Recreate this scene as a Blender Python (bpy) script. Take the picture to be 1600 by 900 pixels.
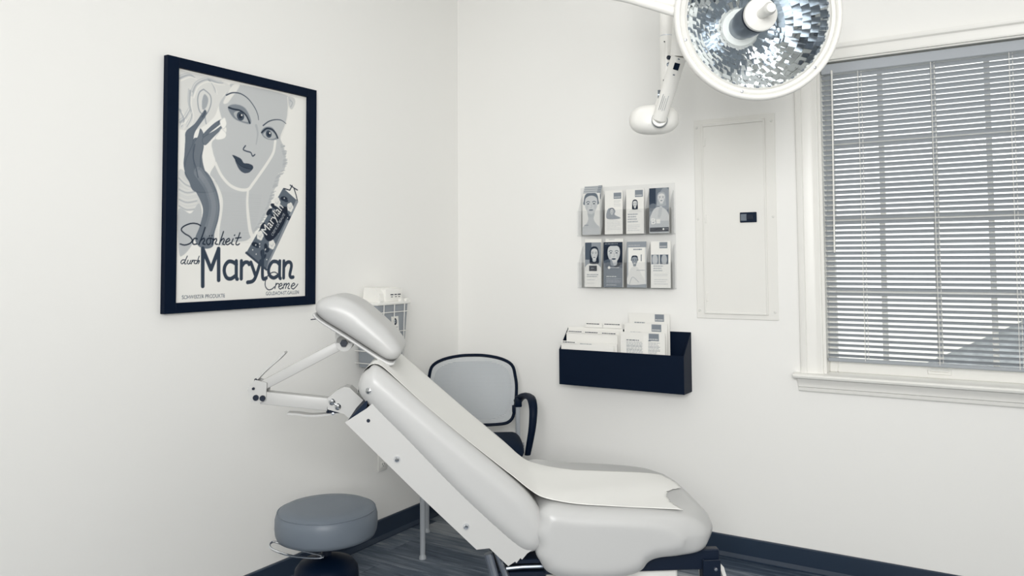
import bpy, bmesh, math, random
import numpy as np
from mathutils import Vector, Matrix
from mathutils.geometry import delaunay_2d_cdt

random.seed(7)
for o in list(bpy.data.objects):
    bpy.data.objects.remove(o)
scn = bpy.context.scene
COL = scn.collection

# ------------------------------------------------------------------ camera
YAW, PITCH, ROLL = math.radians(31.991), math.radians(2.713), math.radians(-0.355)
cam_data = bpy.data.cameras.new('camera')
cam = bpy.data.objects.new('camera', cam_data)
COL.objects.link(cam)
fw = Vector((-math.sin(YAW) * math.cos(PITCH), math.cos(YAW) * math.cos(PITCH), math.sin(PITCH)))
rt = Vector((math.cos(YAW), math.sin(YAW), 0))
up = rt.cross(fw)
rr = math.cos(ROLL) * rt + math.sin(ROLL) * up
uu = -math.sin(ROLL) * rt + math.cos(ROLL) * up
cam.matrix_world = Matrix(((rr.x, uu.x, -fw.x, 2.747), (rr.y, uu.y, -fw.y, -3.800), (rr.z, uu.z, -fw.z, 1.4), (0, 0, 0, 1)))
cam_data.sensor_width = 36.0
cam_data.lens = 1246.1 / 1600 * 36
cam_data.shift_y = -(450 - 348.9) / 1600
cam_data.clip_start = 0.05
scn.camera = cam

# ------------------------------------------------------------------ sky, light levels, exposure
world = bpy.data.worlds.new('overcast_sky')
scn.world = world
world.use_nodes = True
bgn = world.node_tree.nodes['Background']
bgn.inputs['Color'].default_value = (0.95, 0.945, 0.915, 1)
bgn.inputs['Strength'].default_value = 1.5
PANEL_STRENGTH = 1.25         # the added ceiling light panels further down
# the photographer's large soft flash behind the camera
fl_d = bpy.data.lights.new('soft_flash', 'AREA')
fl_d.shape = 'RECTANGLE'
fl_d.size, fl_d.size_y = 1.8, 1.3
fl_d.energy = 70
fl_d.color = (1.0, 0.995, 0.985)
flash = bpy.data.objects.new('soft_flash', fl_d)
COL.objects.link(flash)
flash.location = (3.15, -4.9, 2.0)
fl_d.spread = math.radians(130)
flash.rotation_euler = (Vector((0.9, -0.4, 1.3)) - Vector(flash.location)).to_track_quat('-Z', 'Y').to_euler()
scn.view_settings.view_transform = 'Standard'
scn.view_settings.look = 'None'
scn.view_settings.gamma = 1.0
scn.view_settings.exposure = 0.18
scn.view_settings.use_curve_mapping = False

# ------------------------------------------------------------------ colours and materials
LUT = [(0, (6, 21, 41)), (60, (48, 61, 78)), (120, (112, 121, 131)), (170, (166, 171, 176)),
       (205, (204, 206, 206)), (230, (231, 230, 225)), (255, (250, 249, 244))]
_lx = np.array([a for a, b in LUT], float)
_lc = np.array([b for a, b in LUT], float)

def srgb_lin(c):
    c = np.asarray(c, float) / 255.0
    return np.where(c <= 0.04045, c / 12.92, ((c + 0.055) / 1.055) ** 2.4)

def tone_lin(g):
    g = np.asarray(g, float)
    return srgb_lin(np.stack([np.interp(g, _lx, _lc[:, k]) for k in range(3)], -1))

def T(g):
    return tuple(float(v) for v in tone_lin(g))

def mat(name, rgb, rough=0.5, metal=0.0, spec=0.5, bump=None, var=None, coat=0.0, transl=None):
    m = bpy.data.materials.new(name)
    m.use_nodes = True
    nt = m.node_tree
    b = nt.nodes['Principled BSDF']
    b.inputs['Base Color'].default_value = (*rgb, 1)
    b.inputs['Roughness'].default_value = rough
    b.inputs['Metallic'].default_value = metal
    b.inputs['Specular IOR Level'].default_value = spec
    b.inputs['Coat Weight'].default_value = coat
    tc = nt.nodes.new('ShaderNodeTexCoord')
    if bump:
        n = nt.nodes.new('ShaderNodeTexNoise')
        n.inputs['Scale'].default_value = bump[0]
        n.inputs['Detail'].default_value = 4
        bp = nt.nodes.new('ShaderNodeBump')
        bp.inputs['Strength'].default_value = bump[1]
        bp.inputs['Distance'].default_value = bump[2] if len(bump) > 2 else 0.002
        nt.links.new(tc.outputs['Object'], n.inputs['Vector'])
        nt.links.new(n.outputs['Fac'], bp.inputs['Height'])
        nt.links.new(bp.outputs['Normal'], b.inputs['Normal'])
    if var:
        n2 = nt.nodes.new('ShaderNodeTexNoise')
        n2.inputs['Scale'].default_value = var[0]
        n2.inputs['Detail'].default_value = 3
        rp = nt.nodes.new('ShaderNodeValToRGB')
        rp.color_ramp.elements[0].position = 0.3
        rp.color_ramp.elements[1].position = 0.7
        rp.color_ramp.elements[0].color = tuple(v * (1 - var[1]) for v in rgb) + (1,)
        rp.color_ramp.elements[1].color = tuple(min(1, v * (1 + var[1])) for v in rgb) + (1,)
        nt.links.new(tc.outputs['Object'], n2.inputs['Vector'])
        nt.links.new(n2.outputs['Fac'], rp.inputs['Fac'])
        nt.links.new(rp.outputs['Color'], b.inputs['Base Color'])
    if transl:
        out = nt.nodes['Material Output']
        tr = nt.nodes.new('ShaderNodeBsdfTranslucent')
        tr.inputs['Color'].default_value = (*rgb, 1)
        mx = nt.nodes.new('ShaderNodeMixShader')
        mx.inputs['Fac'].default_value = transl
        nt.links.new(b.outputs['BSDF'], mx.inputs[1])
        nt.links.new(tr.outputs['BSDF'], mx.inputs[2])
        nt.links.new(mx.outputs['Shader'], out.inputs['Surface'])
    return m

def clear_mat(name, tint, gloss_rough=0.03, ior=0.5, haze=0.0):
    m = bpy.data.materials.new(name)
    m.use_nodes = True
    nt = m.node_tree
    for n in list(nt.nodes):
        nt.nodes.remove(n)
    out = nt.nodes.new('ShaderNodeOutputMaterial')
    tr = nt.nodes.new('ShaderNodeBsdfTransparent')
    tr.inputs['Color'].default_value = (*tint, 1)
    gl = nt.nodes.new('ShaderNodeBsdfGlossy')
    gl.inputs['Roughness'].default_value = gloss_rough
    lw = nt.nodes.new('ShaderNodeLayerWeight')
    lw.inputs['Blend'].default_value = 0.5
    pw = nt.nodes.new('ShaderNodeMath'); pw.operation = 'POWER'
    pw.inputs[1].default_value = 4.0
    nt.links.new(lw.outputs['Facing'], pw.inputs[0])
    fr = nt.nodes.new('ShaderNodeMath'); fr.operation = 'MULTIPLY_ADD'
    fr.inputs[1].default_value = ior
    fr.inputs[2].default_value = 0.012
    nt.links.new(pw.outputs['Value'], fr.inputs[0])
    mx = nt.nodes.new('ShaderNodeMixShader')
    nt.links.new(fr.outputs['Value'], mx.inputs['Fac'])
    nt.links.new(tr.outputs['BSDF'], mx.inputs[1])
    nt.links.new(gl.outputs['BSDF'], mx.inputs[2])
    last = mx
    if haze:
        df = nt.nodes.new('ShaderNodeBsdfDiffuse')
        df.inputs['Color'].default_value = (*T(225), 1)
        m2 = nt.nodes.new('ShaderNodeMixShader')
        m2.inputs['Fac'].default_value = haze
        nt.links.new(mx.outputs['Shader'], m2.inputs[1])
        nt.links.new(df.outputs['BSDF'], m2.inputs[2])
        last = m2
    nt.links.new(last.outputs['Shader'], out.inputs['Surface'])
    return m

def emit_mat(name, rgb, strength):
    m = bpy.data.materials.new(name)
    m.use_nodes = True
    b = m.node_tree.nodes['Principled BSDF']
    b.inputs['Base Color'].default_value = (*rgb, 1)
    b.inputs['Emission Color'].default_value = (*rgb, 1)
    b.inputs['Emission Strength'].default_value = strength
    return m

def print_mat(name, rough=0.45):
    m = bpy.data.materials.new(name)
    m.use_nodes = True
    nt = m.node_tree
    b = nt.nodes['Principled BSDF']
    a = nt.nodes.new('ShaderNodeAttribute')
    a.attribute_name = 'ink'
    nt.links.new(a.outputs['Color'], b.inputs['Base Color'])
    b.inputs['Roughness'].default_value = rough
    b.inputs['Specular IOR Level'].default_value = 0.3
    return m

def plank_mat(name, g, seed):
    m = bpy.data.materials.new(name)
    m.use_nodes = True
    nt = m.node_tree
    b = nt.nodes['Principled BSDF']
    b.inputs['Roughness'].default_value = 0.42
    b.inputs['Specular IOR Level'].default_value = 0.35
    tc = nt.nodes.new('ShaderNodeTexCoord')
    mp = nt.nodes.new('ShaderNodeMapping')
    mp.inputs['Scale'].default_value = (2.2, 26, 5)
    mp.inputs['Location'].default_value = (seed * 3.7, seed * 1.3, 0)
    n = nt.nodes.new('ShaderNodeTexNoise')
    n.inputs['Scale'].default_value = 1.6
    n.inputs['Detail'].default_value = 7
    n.inputs['Roughness'].default_value = 0.68
    n.inputs['Distortion'].default_value = 0.5
    rp = nt.nodes.new('ShaderNodeValToRGB')
    e = rp.color_ramp.elements
    e[0].position = 0.33
    e[0].color = (*T(max(0, g - 34)), 1)
    e[1].position = 0.72
    e[1].color = (*T(g + 42), 1)
    k = e.new(0.52)
    k.color = (*T(g), 1)
    nt.links.new(tc.outputs['Object'], mp.inputs['Vector'])
    nt.links.new(mp.outputs['Vector'], n.inputs['Vector'])
    nt.links.new(n.outputs['Fac'], rp.inputs['Fac'])
    nt.links.new(rp.outputs['Color'], b.inputs['Base Color'])
    return m

M = dict(
    wall=mat('wall_paint', (.905, .90, .872), 0.6, spec=0.25, bump=(60, 0.05, 0.001)),
    ceiling=mat('ceiling_paint', (.93, .928, .91), 0.8, spec=0.2),
    base=mat('navy_baseboard', T(46), 0.3, spec=0.5),
    trim=mat('white_trim_paint', T(240), 0.35, spec=0.4),
    sub=mat('floor_underlay', T(4), 0.8),
    vinyl=mat('light_grey_vinyl', (.51, .513, .507), 0.34, spec=0.42, bump=(35, 0.06, 0.002)),
    paper=mat('white_exam_paper', (.83, .828, .80), 0.75, spec=0.2, bump=(9, 0.12, 0.004)),
    cream=mat('cream_enamel_steel', (.535, .536, .525), 0.38, spec=0.4),
    white=mat('white_enamel', T(238), 0.3, spec=0.45),
    whiteplastic=mat('white_plastic', T(242), 0.4, spec=0.4),
    navy=mat('navy_black_plastic', T(0), 0.5, spec=0.12),
    frame=mat('navy_black_wood', T(0), 0.5, spec=0.08),
    black=mat('black_steel', T(4), 0.4, spec=0.4),
    dark=mat('dark_seat_fabric', T(12), 0.85, spec=0.15),
    gap=mat('dark_rubber_and_gap_shade', T(18), 0.7, spec=0.2),  # dark small parts, and the shade in the gap at the back plate
    stool=mat('slate_grey_vinyl', T(119), 0.42, spec=0.35, bump=(60, 0.05, 0.001)),
    chrome=mat('chrome', (0.75, 0.77, 0.8), 0.12, metal=1.0),
    steel=mat('brushed_steel', (0.58, 0.61, 0.66), 0.32, metal=1.0),
    satin=mat('satin_grey_tube', T(168), 0.35, spec=0.5),
    bin=mat('grey_bin_plastic', T(160), 0.5, spec=0.35),
    paleplastic=mat('pale_grey_plastic', T(226), 0.45),
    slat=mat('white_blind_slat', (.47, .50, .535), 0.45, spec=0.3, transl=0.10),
    cord=mat('white_cord', T(236), 0.7),
    acrylic=clear_mat('clear_acrylic', (0.99, 0.992, 0.995), 0.05, 0.25, 0.04),
    acryledge=clear_mat('clear_acrylic_edge', (0.97, 0.975, 0.98), 0.06, 0.2, 0.08),
    glass=clear_mat('window_glass', (0.95, 0.965, 0.97), 0.0, 0.5),
    mirror=mat('mirror_facets', (0.97, 0.975, 0.98), 0.04, metal=1.0),
    lampmetal=mat('grey_lamp_metal', T(132), 0.3, metal=0.6, spec=0.5),
    ink=print_mat('printed_paper'),
    inkgloss=print_mat('printed_gloss_paper', 0.25),
    sheet=mat('white_paper', T(246), 0.7, spec=0.2),
    mesh=mat('grey_chair_mesh', (.60, .63, .65), 0.8, spec=0.2),
    meshback=mat('grey_chair_mesh_panel', (.44, .465, .49), 0.8, spec=0.2),
    panelpaint=mat('panel_paint', T(236), 0.45, spec=0.3),
    roof=mat('grey_roof_shingle', T(170), 0.9, var=(8, 0.2)),
    siding=mat('pale_siding', T(238), 0.8),
    ground=mat('pale_concrete', T(235), 0.9, var=(1.5, 0.08)),
    bark=mat('grey_bark', T(120), 0.9),
    lightpanel=emit_mat('lit_diffuser', (1.0, 0.995, 0.985), PANEL_STRENGTH),
)

# ------------------------------------------------------------------ mesh helpers
def finish(bm, smooth_angle=35):
    bmesh.ops.recalc_face_normals(bm, faces=bm.faces)
    me = bpy.data.meshes.new('mesh')
    bm.to_mesh(me)
    bm.free()
    if smooth_angle:
        me.shade_smooth()
        me.set_sharp_from_angle(angle=math.radians(smooth_angle))
    return me

def obj(name, bm, material, parent=None, smooth=35, world=False):
    me = finish(bm, smooth) if isinstance(bm, bmesh.types.BMesh) else bm
    me.name = name
    if material and not me.materials:
        me.materials.append(M[material] if isinstance(material, str) else material)
    o = bpy.data.objects.new(name, me)
    COL.objects.link(o)
    if parent:
        o.parent = parent
        if world:
            q = parent
            inv = Matrix.Identity(4)
            while q:
                inv = inv @ q.matrix_basis.inverted()
                q = q.parent
            me.transform(inv)
    return o

def tag(o, label=None, cat=None, group=None, kind=None):
    if label: o['label'] = label
    if cat: o['category'] = cat
    if group: o['group'] = group
    if kind: o['kind'] = kind
    return o

def thing(name, label, cat, loc=(0, 0, 0), rz=0, group=None, kind=None):
    o = bpy.data.objects.new(name, None)
    o.empty_display_size = 0.05
    COL.objects.link(o)
    o.location = loc
    o.rotation_euler = (0, 0, rz)
    o.matrix_basis = Matrix.Translation(loc) @ Matrix.Rotation(rz, 4, 'Z')
    return tag(o, label, cat, group, kind)

def B():
    return bmesh.new()

def box(bm, x0, x1, y0, y1, z0, z1, bev=0.0, seg=2, mtx=None):
    c = Vector(((x0 + x1) / 2, (y0 + y1) / 2, (z0 + z1) / 2))
    r = bmesh.ops.create_cube(bm, size=1.0, matrix=Matrix.Translation(c) @ Matrix.Diagonal((abs(x1 - x0), abs(y1 - y0), abs(z1 - z0), 1)))
    vs = r['verts']
    if bev:
        es = list({e for v in vs for e in v.link_edges})
        rb = bmesh.ops.bevel(bm, geom=es, offset=bev, segments=seg, profile=0.5, affect='EDGES', clamp_overlap=True)
        vs = list({v for f in rb['faces'] for v in f.verts} | {v for v in vs if v.is_valid})
        seen = set(vs)
        st = list(vs)
        while st:
            v = st.pop()
            for e in v.link_edges:
                w = e.other_vert(v)
                if w not in seen:
                    seen.add(w); st.append(w)
        vs = list(seen)
    if mtx is not None:
        bmesh.ops.transform(bm, matrix=mtx, verts=vs)
    return bm

def frame_z(d):
    d = Vector(d).normalized()
    a = Vector((0, 0, 1)) if abs(d.z) < 0.95 else Vector((1, 0, 0))
    x = a.cross(d).normalized()
    return x, d.cross(x), d

def loft(bm, rings, closed=False, cap=True):
    vr = [[bm.verts.new(p) for p in r] for r in rings]
    n = len(vr[0])
    rng = range(len(vr)) if closed else range(len(vr) - 1)
    for i in rng:
        a, b = vr[i], vr[(i + 1) % len(vr)]
        for k in range(n):
            bm.faces.new((a[k], a[(k + 1) % n], b[(k + 1) % n], b[k]))
    if cap and not closed:
        bm.faces.new(vr[0])
        bm.faces.new(vr[-1][::-1])
    return bm

def sweep(bm, path, rad, n=12, closed=False, flat=None):
    """tube along a path; rad a number or list; flat=(a,b) gives an a x b rounded rectangle"""
    path = [Vector(p) for p in path]
    m = len(path)
    rings = []
    px = None
    for i, p in enumerate(path):
        if closed:
            d = path[(i + 1) % m] - path[i - 1]
        else:
            d = path[min(i + 1, m - 1)] - path[max(i - 1, 0)]
        d.normalize()
        if px is None:
            x, y, _ = frame_z(d)
        else:
            x = (px - d * px.dot(d)).normalized()
            y = d.cross(x)
        px = x
        r = rad[i] if isinstance(rad, (list, tuple)) else rad
        ring = []
        for k in range(n):
            t = 2 * math.pi * k / n
            ring.append(p + x * (r * math.cos(t)) + y * (r * math.sin(t)))
        rings.append(ring)
    return loft(bm, rings, closed)

def cyl(bm, p0, p1, r0, r1=None, n=20):
    return sweep(bm, [p0, p1], [r0, r0 if r1 is None else r1], n)

def lathe(bm, prof, origin=(0, 0, 0), axis=(0, 0, 1), n=32, caps=True):
    """prof: list of (radius, height along axis)"""
    x, y, d = frame_z(axis)
    o = Vector(origin)
    rings = []
    for r, h in prof:
        r = max(r, 1e-5)
        rings.append([o + d * h + x * (r * math.cos(2 * math.pi * k / n)) + y * (r * math.sin(2 * math.pi * k / n)) for k in range(n)])
    return loft(bm, rings, cap=caps)

def catmull(pts, n, closed=True):
    pts = [np.array(p, float) for p in pts]
    m = len(pts)
    out = []
    segs = m if closed else m - 1
    for i in range(segs):
        if closed:
            p0, p1, p2, p3 = pts[i - 1], pts[i], pts[(i + 1) % m], pts[(i + 2) % m]
        else:
            p0, p1, p2, p3 = pts[max(i - 1, 0)], pts[i], pts[i + 1], pts[min(i + 2, m - 1)]
        for k in range(n):
            t = k / n
            out.append(0.5 * (2 * p1 + (p2 - p0) * t + (2 * p0 - 5 * p1 + 4 * p2 - p3) * t * t + (3 * p1 - p0 - 3 * p2 + p3) * t ** 3))
    if not closed:
        out.append(pts[-1])
    return np.array(out)

def resample(P, n, closed=True):
    Q = np.vstack([P, P[:1]]) if closed else P
    d = np.concatenate([[0], np.cumsum(np.linalg.norm(np.diff(Q, axis=0), axis=1))])
    t = np.linspace(0, d[-1], n, endpoint=not closed)
    return np.stack([np.interp(t, d, Q[:, k]) for k in range(Q.shape[1])], 1)

def prism(bm, pts, w0, w1, plane='xz'):
    """flat outline extruded: plane xz -> along y, yz -> along x, xy -> along z"""
    def P(a, b, w):
        return {'xz': (a, w, b), 'yz': (w, a, b), 'xy': (a, b, w)}[plane]
    return loft(bm, [[P(a, b, w0) for a, b in pts], [P(a, b, w1) for a, b in pts]])

def cushion(prof, w0, w1, r, n=140, warp=None, mid=8):
    """padded shape: side outline (s,z) carried along w, its two ends rounded by distance from the outline"""
    P = resample(catmull(prof, 12), n)
    area = 0.5 * np.sum(P[:, 0] * np.roll(P[:, 1], -1) - np.roll(P[:, 0], -1) * P[:, 1])
    if area < 0:
        P = P[::-1].copy()
    tg = np.roll(P, -1, 0) - np.roll(P, 1, 0)
    tg /= np.linalg.norm(tg, axis=1)[:, None]
    nm = np.stack([-tg[:, 1], tg[:, 0]], 1)
    A, D = P, np.roll(P, -1, 0) - P
    def dist(Q):
        out = np.full(len(Q), 1e9)
        for i in range(n):
            t = np.clip(((Q - A[i]) @ D[i]) / (D[i] @ D[i]), 0, 1)
            out = np.minimum(out, np.linalg.norm(Q - A[i] - t[:, None] * D[i], axis=1))
        return out
    pts = [P]
    ds = [x for x in (.0008, .0028, .006, .0105, .0165, .024) if x < r]
    last = ds[-1]
    for x in ds:
        Q = (P + nm * x)[:: (1 if x < .012 else 2)]
        pts.append(Q[dist(Q) > x * .97])
    g = 0.011
    X, Y = np.meshgrid(np.arange(P[:, 0].min(), P[:, 0].max(), g), np.arange(P[:, 1].min(), P[:, 1].max(), g))
    Y = Y + (np.arange(X.shape[1]) % 2)[None, :] * g / 2
    G = np.stack([X.ravel(), Y.ravel()], 1)
    ins = np.zeros(len(G), bool)
    for i in range(n):
        a, b = A[i], A[(i + 1) % n]
        c = (a[1] > G[:, 1]) != (b[1] > G[:, 1])
        if c.any():
            ins ^= c & (G[:, 0] < (b[0] - a[0]) * (G[:, 1] - a[1]) / ((b[1] - a[1]) or 1e-12) + a[0])
    G = G[ins]
    G = G[dist(G) > last + g * .6]
    pts.append(G)
    V = np.vstack(pts)
    vo, eo, fo = delaunay_2d_cdt([Vector(v) for v in V], [(i, (i + 1) % n) for i in range(n)], [list(range(n))], 1, 1e-6)[:3]
    V2 = np.array([(v.x, v.y) for v in vo])
    dd = dist(V2)
    dd[:n] = 0
    h = np.minimum(dd, r)
    off = r - np.sqrt(np.maximum(0, r * r - (r - h) ** 2))     # inset needed at depth ... inverse circle
    bm = B()
    W_ = lambda s, w, z: warp(s, w, z) if warp else (s, w, z)
    ends = []
    for e in (0, 1):
        vs = []
        for (s, z), o in zip(V2, off):
            w = w0 + o if e == 0 else w1 - o
            vs.append(bm.verts.new(W_(s, w, z)))
        for f in fo:
            bm.faces.new([vs[i] for i in (f if e == 0 else f[::-1])])
        ends.append(vs[:n])
    prev = ends[0]
    for w in list(np.linspace(w0 + r, w1 - r, mid + 2)[1:-1]) + [None]:
        cur = ends[1] if w is None else [bm.verts.new(W_(s, w, z)) for s, z in P]
        for k in range(n):
            bm.faces.new((prev[k], prev[(k + 1) % n], cur[(k + 1) % n], cur[k]))
        prev = cur
    return bm

# ------------------------------------------------------------------ flat print (ink laid on a fine grid of the sheet itself)
class Canvas:
    def __init__(s, w, h, res, bg):
        s.w, s.h, s.r = w, h, res * 2
        s.a = np.full((int(round(h * s.r)), int(round(w * s.r))), float(bg))
    def _blend(s, mask, val, y0, x0, k=1.0):
        h, w = mask.shape
        t = s.a[y0:y0 + h, x0:x0 + w]
        m = mask * k
        t[:] = t * (1 - m) + val * m
    def poly(s, pts, val, smooth=True, k=1.0, soft=0):
        P = np.array(pts, float)
        if smooth and len(P) > 3:
            P = catmull(P, 8)
        P = P * s.r
        H, W = s.a.shape
        pad = soft * 3 + 1
        x0, x1 = int(max(0, P[:, 0].min() - pad)), int(min(W, P[:, 0].max() + pad + 1))
        y0, y1 = int(max(0, P[:, 1].min() - pad)), int(min(H, P[:, 1].max() + pad + 1))
        if x1 <= x0 or y1 <= y0: return
        xs = np.arange(x0, x1) + 0.5
        m = np.zeros((y1 - y0, x1 - x0))
        A, Bq = P, np.roll(P, -1, 0)
        for j in range(y0, y1):
            y = j + 0.5
            c = ((A[:, 1] <= y) & (Bq[:, 1] > y)) | ((Bq[:, 1] <= y) & (A[:, 1] > y))
            if c.any():
                xi = np.sort(A[c, 0] + (y - A[c, 1]) / (Bq[c, 1] - A[c, 1]) * (Bq[c, 0] - A[c, 0]))
                m[j - y0] = (np.searchsorted(xi, xs) % 2)
        for _ in range(soft):
            mp = np.pad(m, 1, mode='edge')
            m = (mp[:-2, 1:-1] + mp[2:, 1:-1] + mp[1:-1, :-2] + mp[1:-1, 2:] + 2 * m) / 6
        s._blend(m, val, y0, x0, k)
    def stroke(s, pts, width, val, smooth=True, k=1.0, w2=None):
        P = np.array(pts, float)
        if smooth and len(P) > 2:
            P = catmull(P, 8, closed=False)
        P = P * s.r
        H, W = s.a.shape
        hw = np.linspace(width, width if w2 is None else w2, len(P)) * s.r / 2
        pad = hw.max() + 1.5
        x0, x1 = int(max(0, P[:, 0].min() - pad)), int(min(W, P[:, 0].max() + pad + 1))
        y0, y1 = int(max(0, P[:, 1].min() - pad)), int(min(H, P[:, 1].max() + pad + 1))
        if x1 <= x0 or y1 <= y0: return
        X, Y = np.meshgrid(np.arange(x0, x1) + 0.5, np.arange(y0, y1) + 0.5)
        best = np.full(X.shape, -1e9)
        for i in range(len(P) - 1):
            d = P[i + 1] - P[i]
            L = d @ d + 1e-9
            t = np.clip(((X - P[i, 0]) * d[0] + (Y - P[i, 1]) * d[1]) / L, 0, 1)
            dist = np.hypot(X - P[i, 0] - t * d[0], Y - P[i, 1] - t * d[1])
            best = np.maximum(best, hw[i] - dist)
        s._blend(np.clip(best + 0.5, 0, 1), val, y0, x0, k)
    def ell(s, cx, cy, rx, ry, val, k=1.0, soft=0, rot=0.0):
        t = np.linspace(0, 2 * math.pi, 24, endpoint=False)
        c, sn = math.cos(rot), math.sin(rot)
        s.poly([(cx + c * rx * math.cos(a) - sn * ry * math.sin(a), cy + sn * rx * math.cos(a) + c * ry * math.sin(a)) for a in t], val, True, k, soft)
    def rect(s, x0, y0, x1, y1, val, k=1.0):
        s.poly([(x0, y0), (x1, y0), (x1, y1), (x0, y1)], val, False, k)
    def lines(s, x0, x1, y0, y1, n, val, seed=0, k=0.8, wf=0.45):
        rg = random.Random(seed)
        p = (y1 - y0) / n
        for i in range(n):
            x = x0
            e = x1 - (0.35 * (x1 - x0) * rg.random() if rg.random() < 0.5 else 0)
            while x < e - 1e-6:
                l = min(e - x, (x1 - x0) * (0.08 + 0.16 * rg.random()))
                s.rect(x, y0 + i * p, x + l, y0 + i * p + p * wf, val, k)
                x += l + (x1 - x0) * 0.03
    def text(s, body, p0, p1, val, hscale=1.0, k=1.0):
        """body fitted between two baseline points"""
        cu = bpy.data.curves.new('t', 'FONT')
        cu.body = body
        ob = bpy.data.objects.new('t', cu)
        me = bpy.data.meshes.new_from_object(ob)
        me.calc_loop_triangles()
        V = np.array([v.co[:2] for v in me.vertices])
        tris = [tuple(t.vertices) for t in me.loop_triangles]
        bpy.data.objects.remove(ob); bpy.data.curves.remove(cu); bpy.data.meshes.remove(me)
        if not len(V): return
        x0, x1 = V[:, 0].min(), V[:, 0].max()
        p0, p1 = np.array(p0, float), np.array(p1, float)
        ex = (p1 - p0) / (x1 - x0)
        ey = np.array([ex[1], -ex[0]]) * hscale
        Q = (p0 + (V[:, :1] - x0) * ex + V[:, 1:] * ey) * s.r
        H, W = s.a.shape
        m = np.zeros((H, W))
        for t in tris:
            a, b, c = Q[t[0]], Q[t[1]], Q[t[2]]
            lo = np.floor(np.minimum(np.minimum(a, b), c)).astype(int)
            hi = np.ceil(np.maximum(np.maximum(a, b), c)).astype(int) + 1
            xa, ya, xb, yb = max(0, lo[0]), max(0, lo[1]), min(W, hi[0]), min(H, hi[1])
            if xb <= xa or yb <= ya: continue
            X, Y = np.meshgrid(np.arange(xa, xb) + 0.5, np.arange(ya, yb) + 0.5)
            e1 = (b[0] - a[0]) * (Y - a[1]) - (b[1] - a[1]) * (X - a[0])
            e2 = (c[0] - b[0]) * (Y - b[1]) - (c[1] - b[1]) * (X - b[0])
            e3 = (a[0] - c[0]) * (Y - c[1]) - (a[1] - c[1]) * (X - c[0])
            ins = ((e1 >= 0) & (e2 >= 0) & (e3 >= 0)) | ((e1 <= 0) & (e2 <= 0) & (e3 <= 0))
            m[ya:yb, xa:xb] = np.maximum(m[ya:yb, xa:xb], ins)
        s._blend(m, val, 0, 0, k)
    def mesh(s, sx, sz, gloss=False):
        """grid sheet in local xz facing -y, origin at its lower left corner, size sx by sz metres"""
        H, W = s.a.shape
        a = s.a[:H // 2 * 2, :W // 2 * 2]
        a = a.reshape(H // 2, 2, W // 2, 2).mean((1, 3))
        h, w = a.shape
        X, Z = np.meshgrid(np.linspace(0, sx, w), np.linspace(sz, 0, h))
        co = np.stack([X, np.zeros_like(X), Z], -1).reshape(-1, 3)
        i = np.arange(h * w).reshape(h, w)
        q = np.stack([i[1:, :-1], i[1:, 1:], i[:-1, 1:], i[:-1, :-1]], -1).reshape(-1, 4)
        me = bpy.data.meshes.new('print')
        me.vertices.add(len(co)); me.vertices.foreach_set('co', co.ravel())
        me.loops.add(q.size); me.loops.foreach_set('vertex_index', q.ravel())
        me.polygons.add(len(q))
        me.polygons.foreach_set('loop_start', np.arange(len(q)) * 4)
        me.update(calc_edges=True)
        at = me.attributes.new('ink', 'FLOAT_COLOR', 'POINT')
        c = np.ones((h * w, 4)); c[:, :3] = tone_lin(a.ravel())
        at.data.foreach_set('color', c.ravel())
        me.materials.append(M['inkgloss' if gloss else 'ink'])
        return me

# ================================================================== THE ROOM
RX, RY, RZ = 4.2, -5.2, 3.05
WX0, WX1, WZ0, WZ1 = 2.02, 2.935, 0.885, 2.30     # window opening

fl = obj('floor', box(B(), 0, RX, RY, 0, -0.06, -0.006), 'sub')
tag(fl, 'dark blue-grey wood-look plank floor', 'floor', kind='structure')
plank_mats = [plank_mat('dark_plank_%d' % i, g, i) for i, g in enumerate((84, 100, 72, 116, 88, 136, 104, 158))]
PW, PL = 0.152, 1.22
row = 0
y = 0.0
rg = random.Random(11)
while y > RY + 0.01:
    off = (row * 0.47) % 1.0 * PL
    x = -off
    while x < RX:
        a, b = max(0, x), min(RX, x + PL)
        if b - a > 0.02:
            y0 = max(RY, y - PW)
            dz = rg.uniform(-0.0006, 0.0)
            bm = box(B(), 0.0007, b - a - 0.0007, 0.0007, y - y0 - 0.0007, 0, 0.006 + dz, 0.0008, 1)
            pk = obj('plank', bm, plank_mats[rg.choice((0, 1, 2, 3, 4, 6, 0, 2, 3, 5, 7))], fl, smooth=0)
            pk.location = (a, y0, -0.006)
        x += PL
    y -= PW
    row += 1

tag(obj('wall_left', box(B(), -0.12, 0, RY, 0.16, -0.06, RZ), 'wall', smooth=0), 'white painted wall with the framed poster', 'wall', kind='structure')
wb = B()
box(wb, 0, WX0, 0, 0.16, -0.06, RZ)
box(wb, WX1, RX, 0, 0.16, -0.06, RZ)
box(wb, WX0, WX1, 0, 0.16, -0.06, WZ0)
box(wb, WX0, WX1, 0, 0.16, WZ1, RZ)
tag(obj('wall_back', wb, 'wall', smooth=0), 'white painted wall with the window', 'wall', kind='structure')
tag(obj('wall_right', box(B(), RX, RX + 0.12, RY, 0.16, -0.06, RZ), 'wall', smooth=0), 'white painted side wall beyond the window', 'wall', kind='structure')
tag(obj('wall_front', box(B(), -0.12, RX + 0.12, RY - 0.12, RY, -0.06, RZ), 'wall', smooth=0), 'white painted wall opposite the window', 'wall', kind='structure')
tag(obj('ceiling', box(B(), -0.12, RX + 0.12, RY - 0.12, 0.16, RZ, RZ + 0.1), 'ceiling', smooth=0), 'white flat ceiling with added light panels', 'ceiling', kind='structure')

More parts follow.
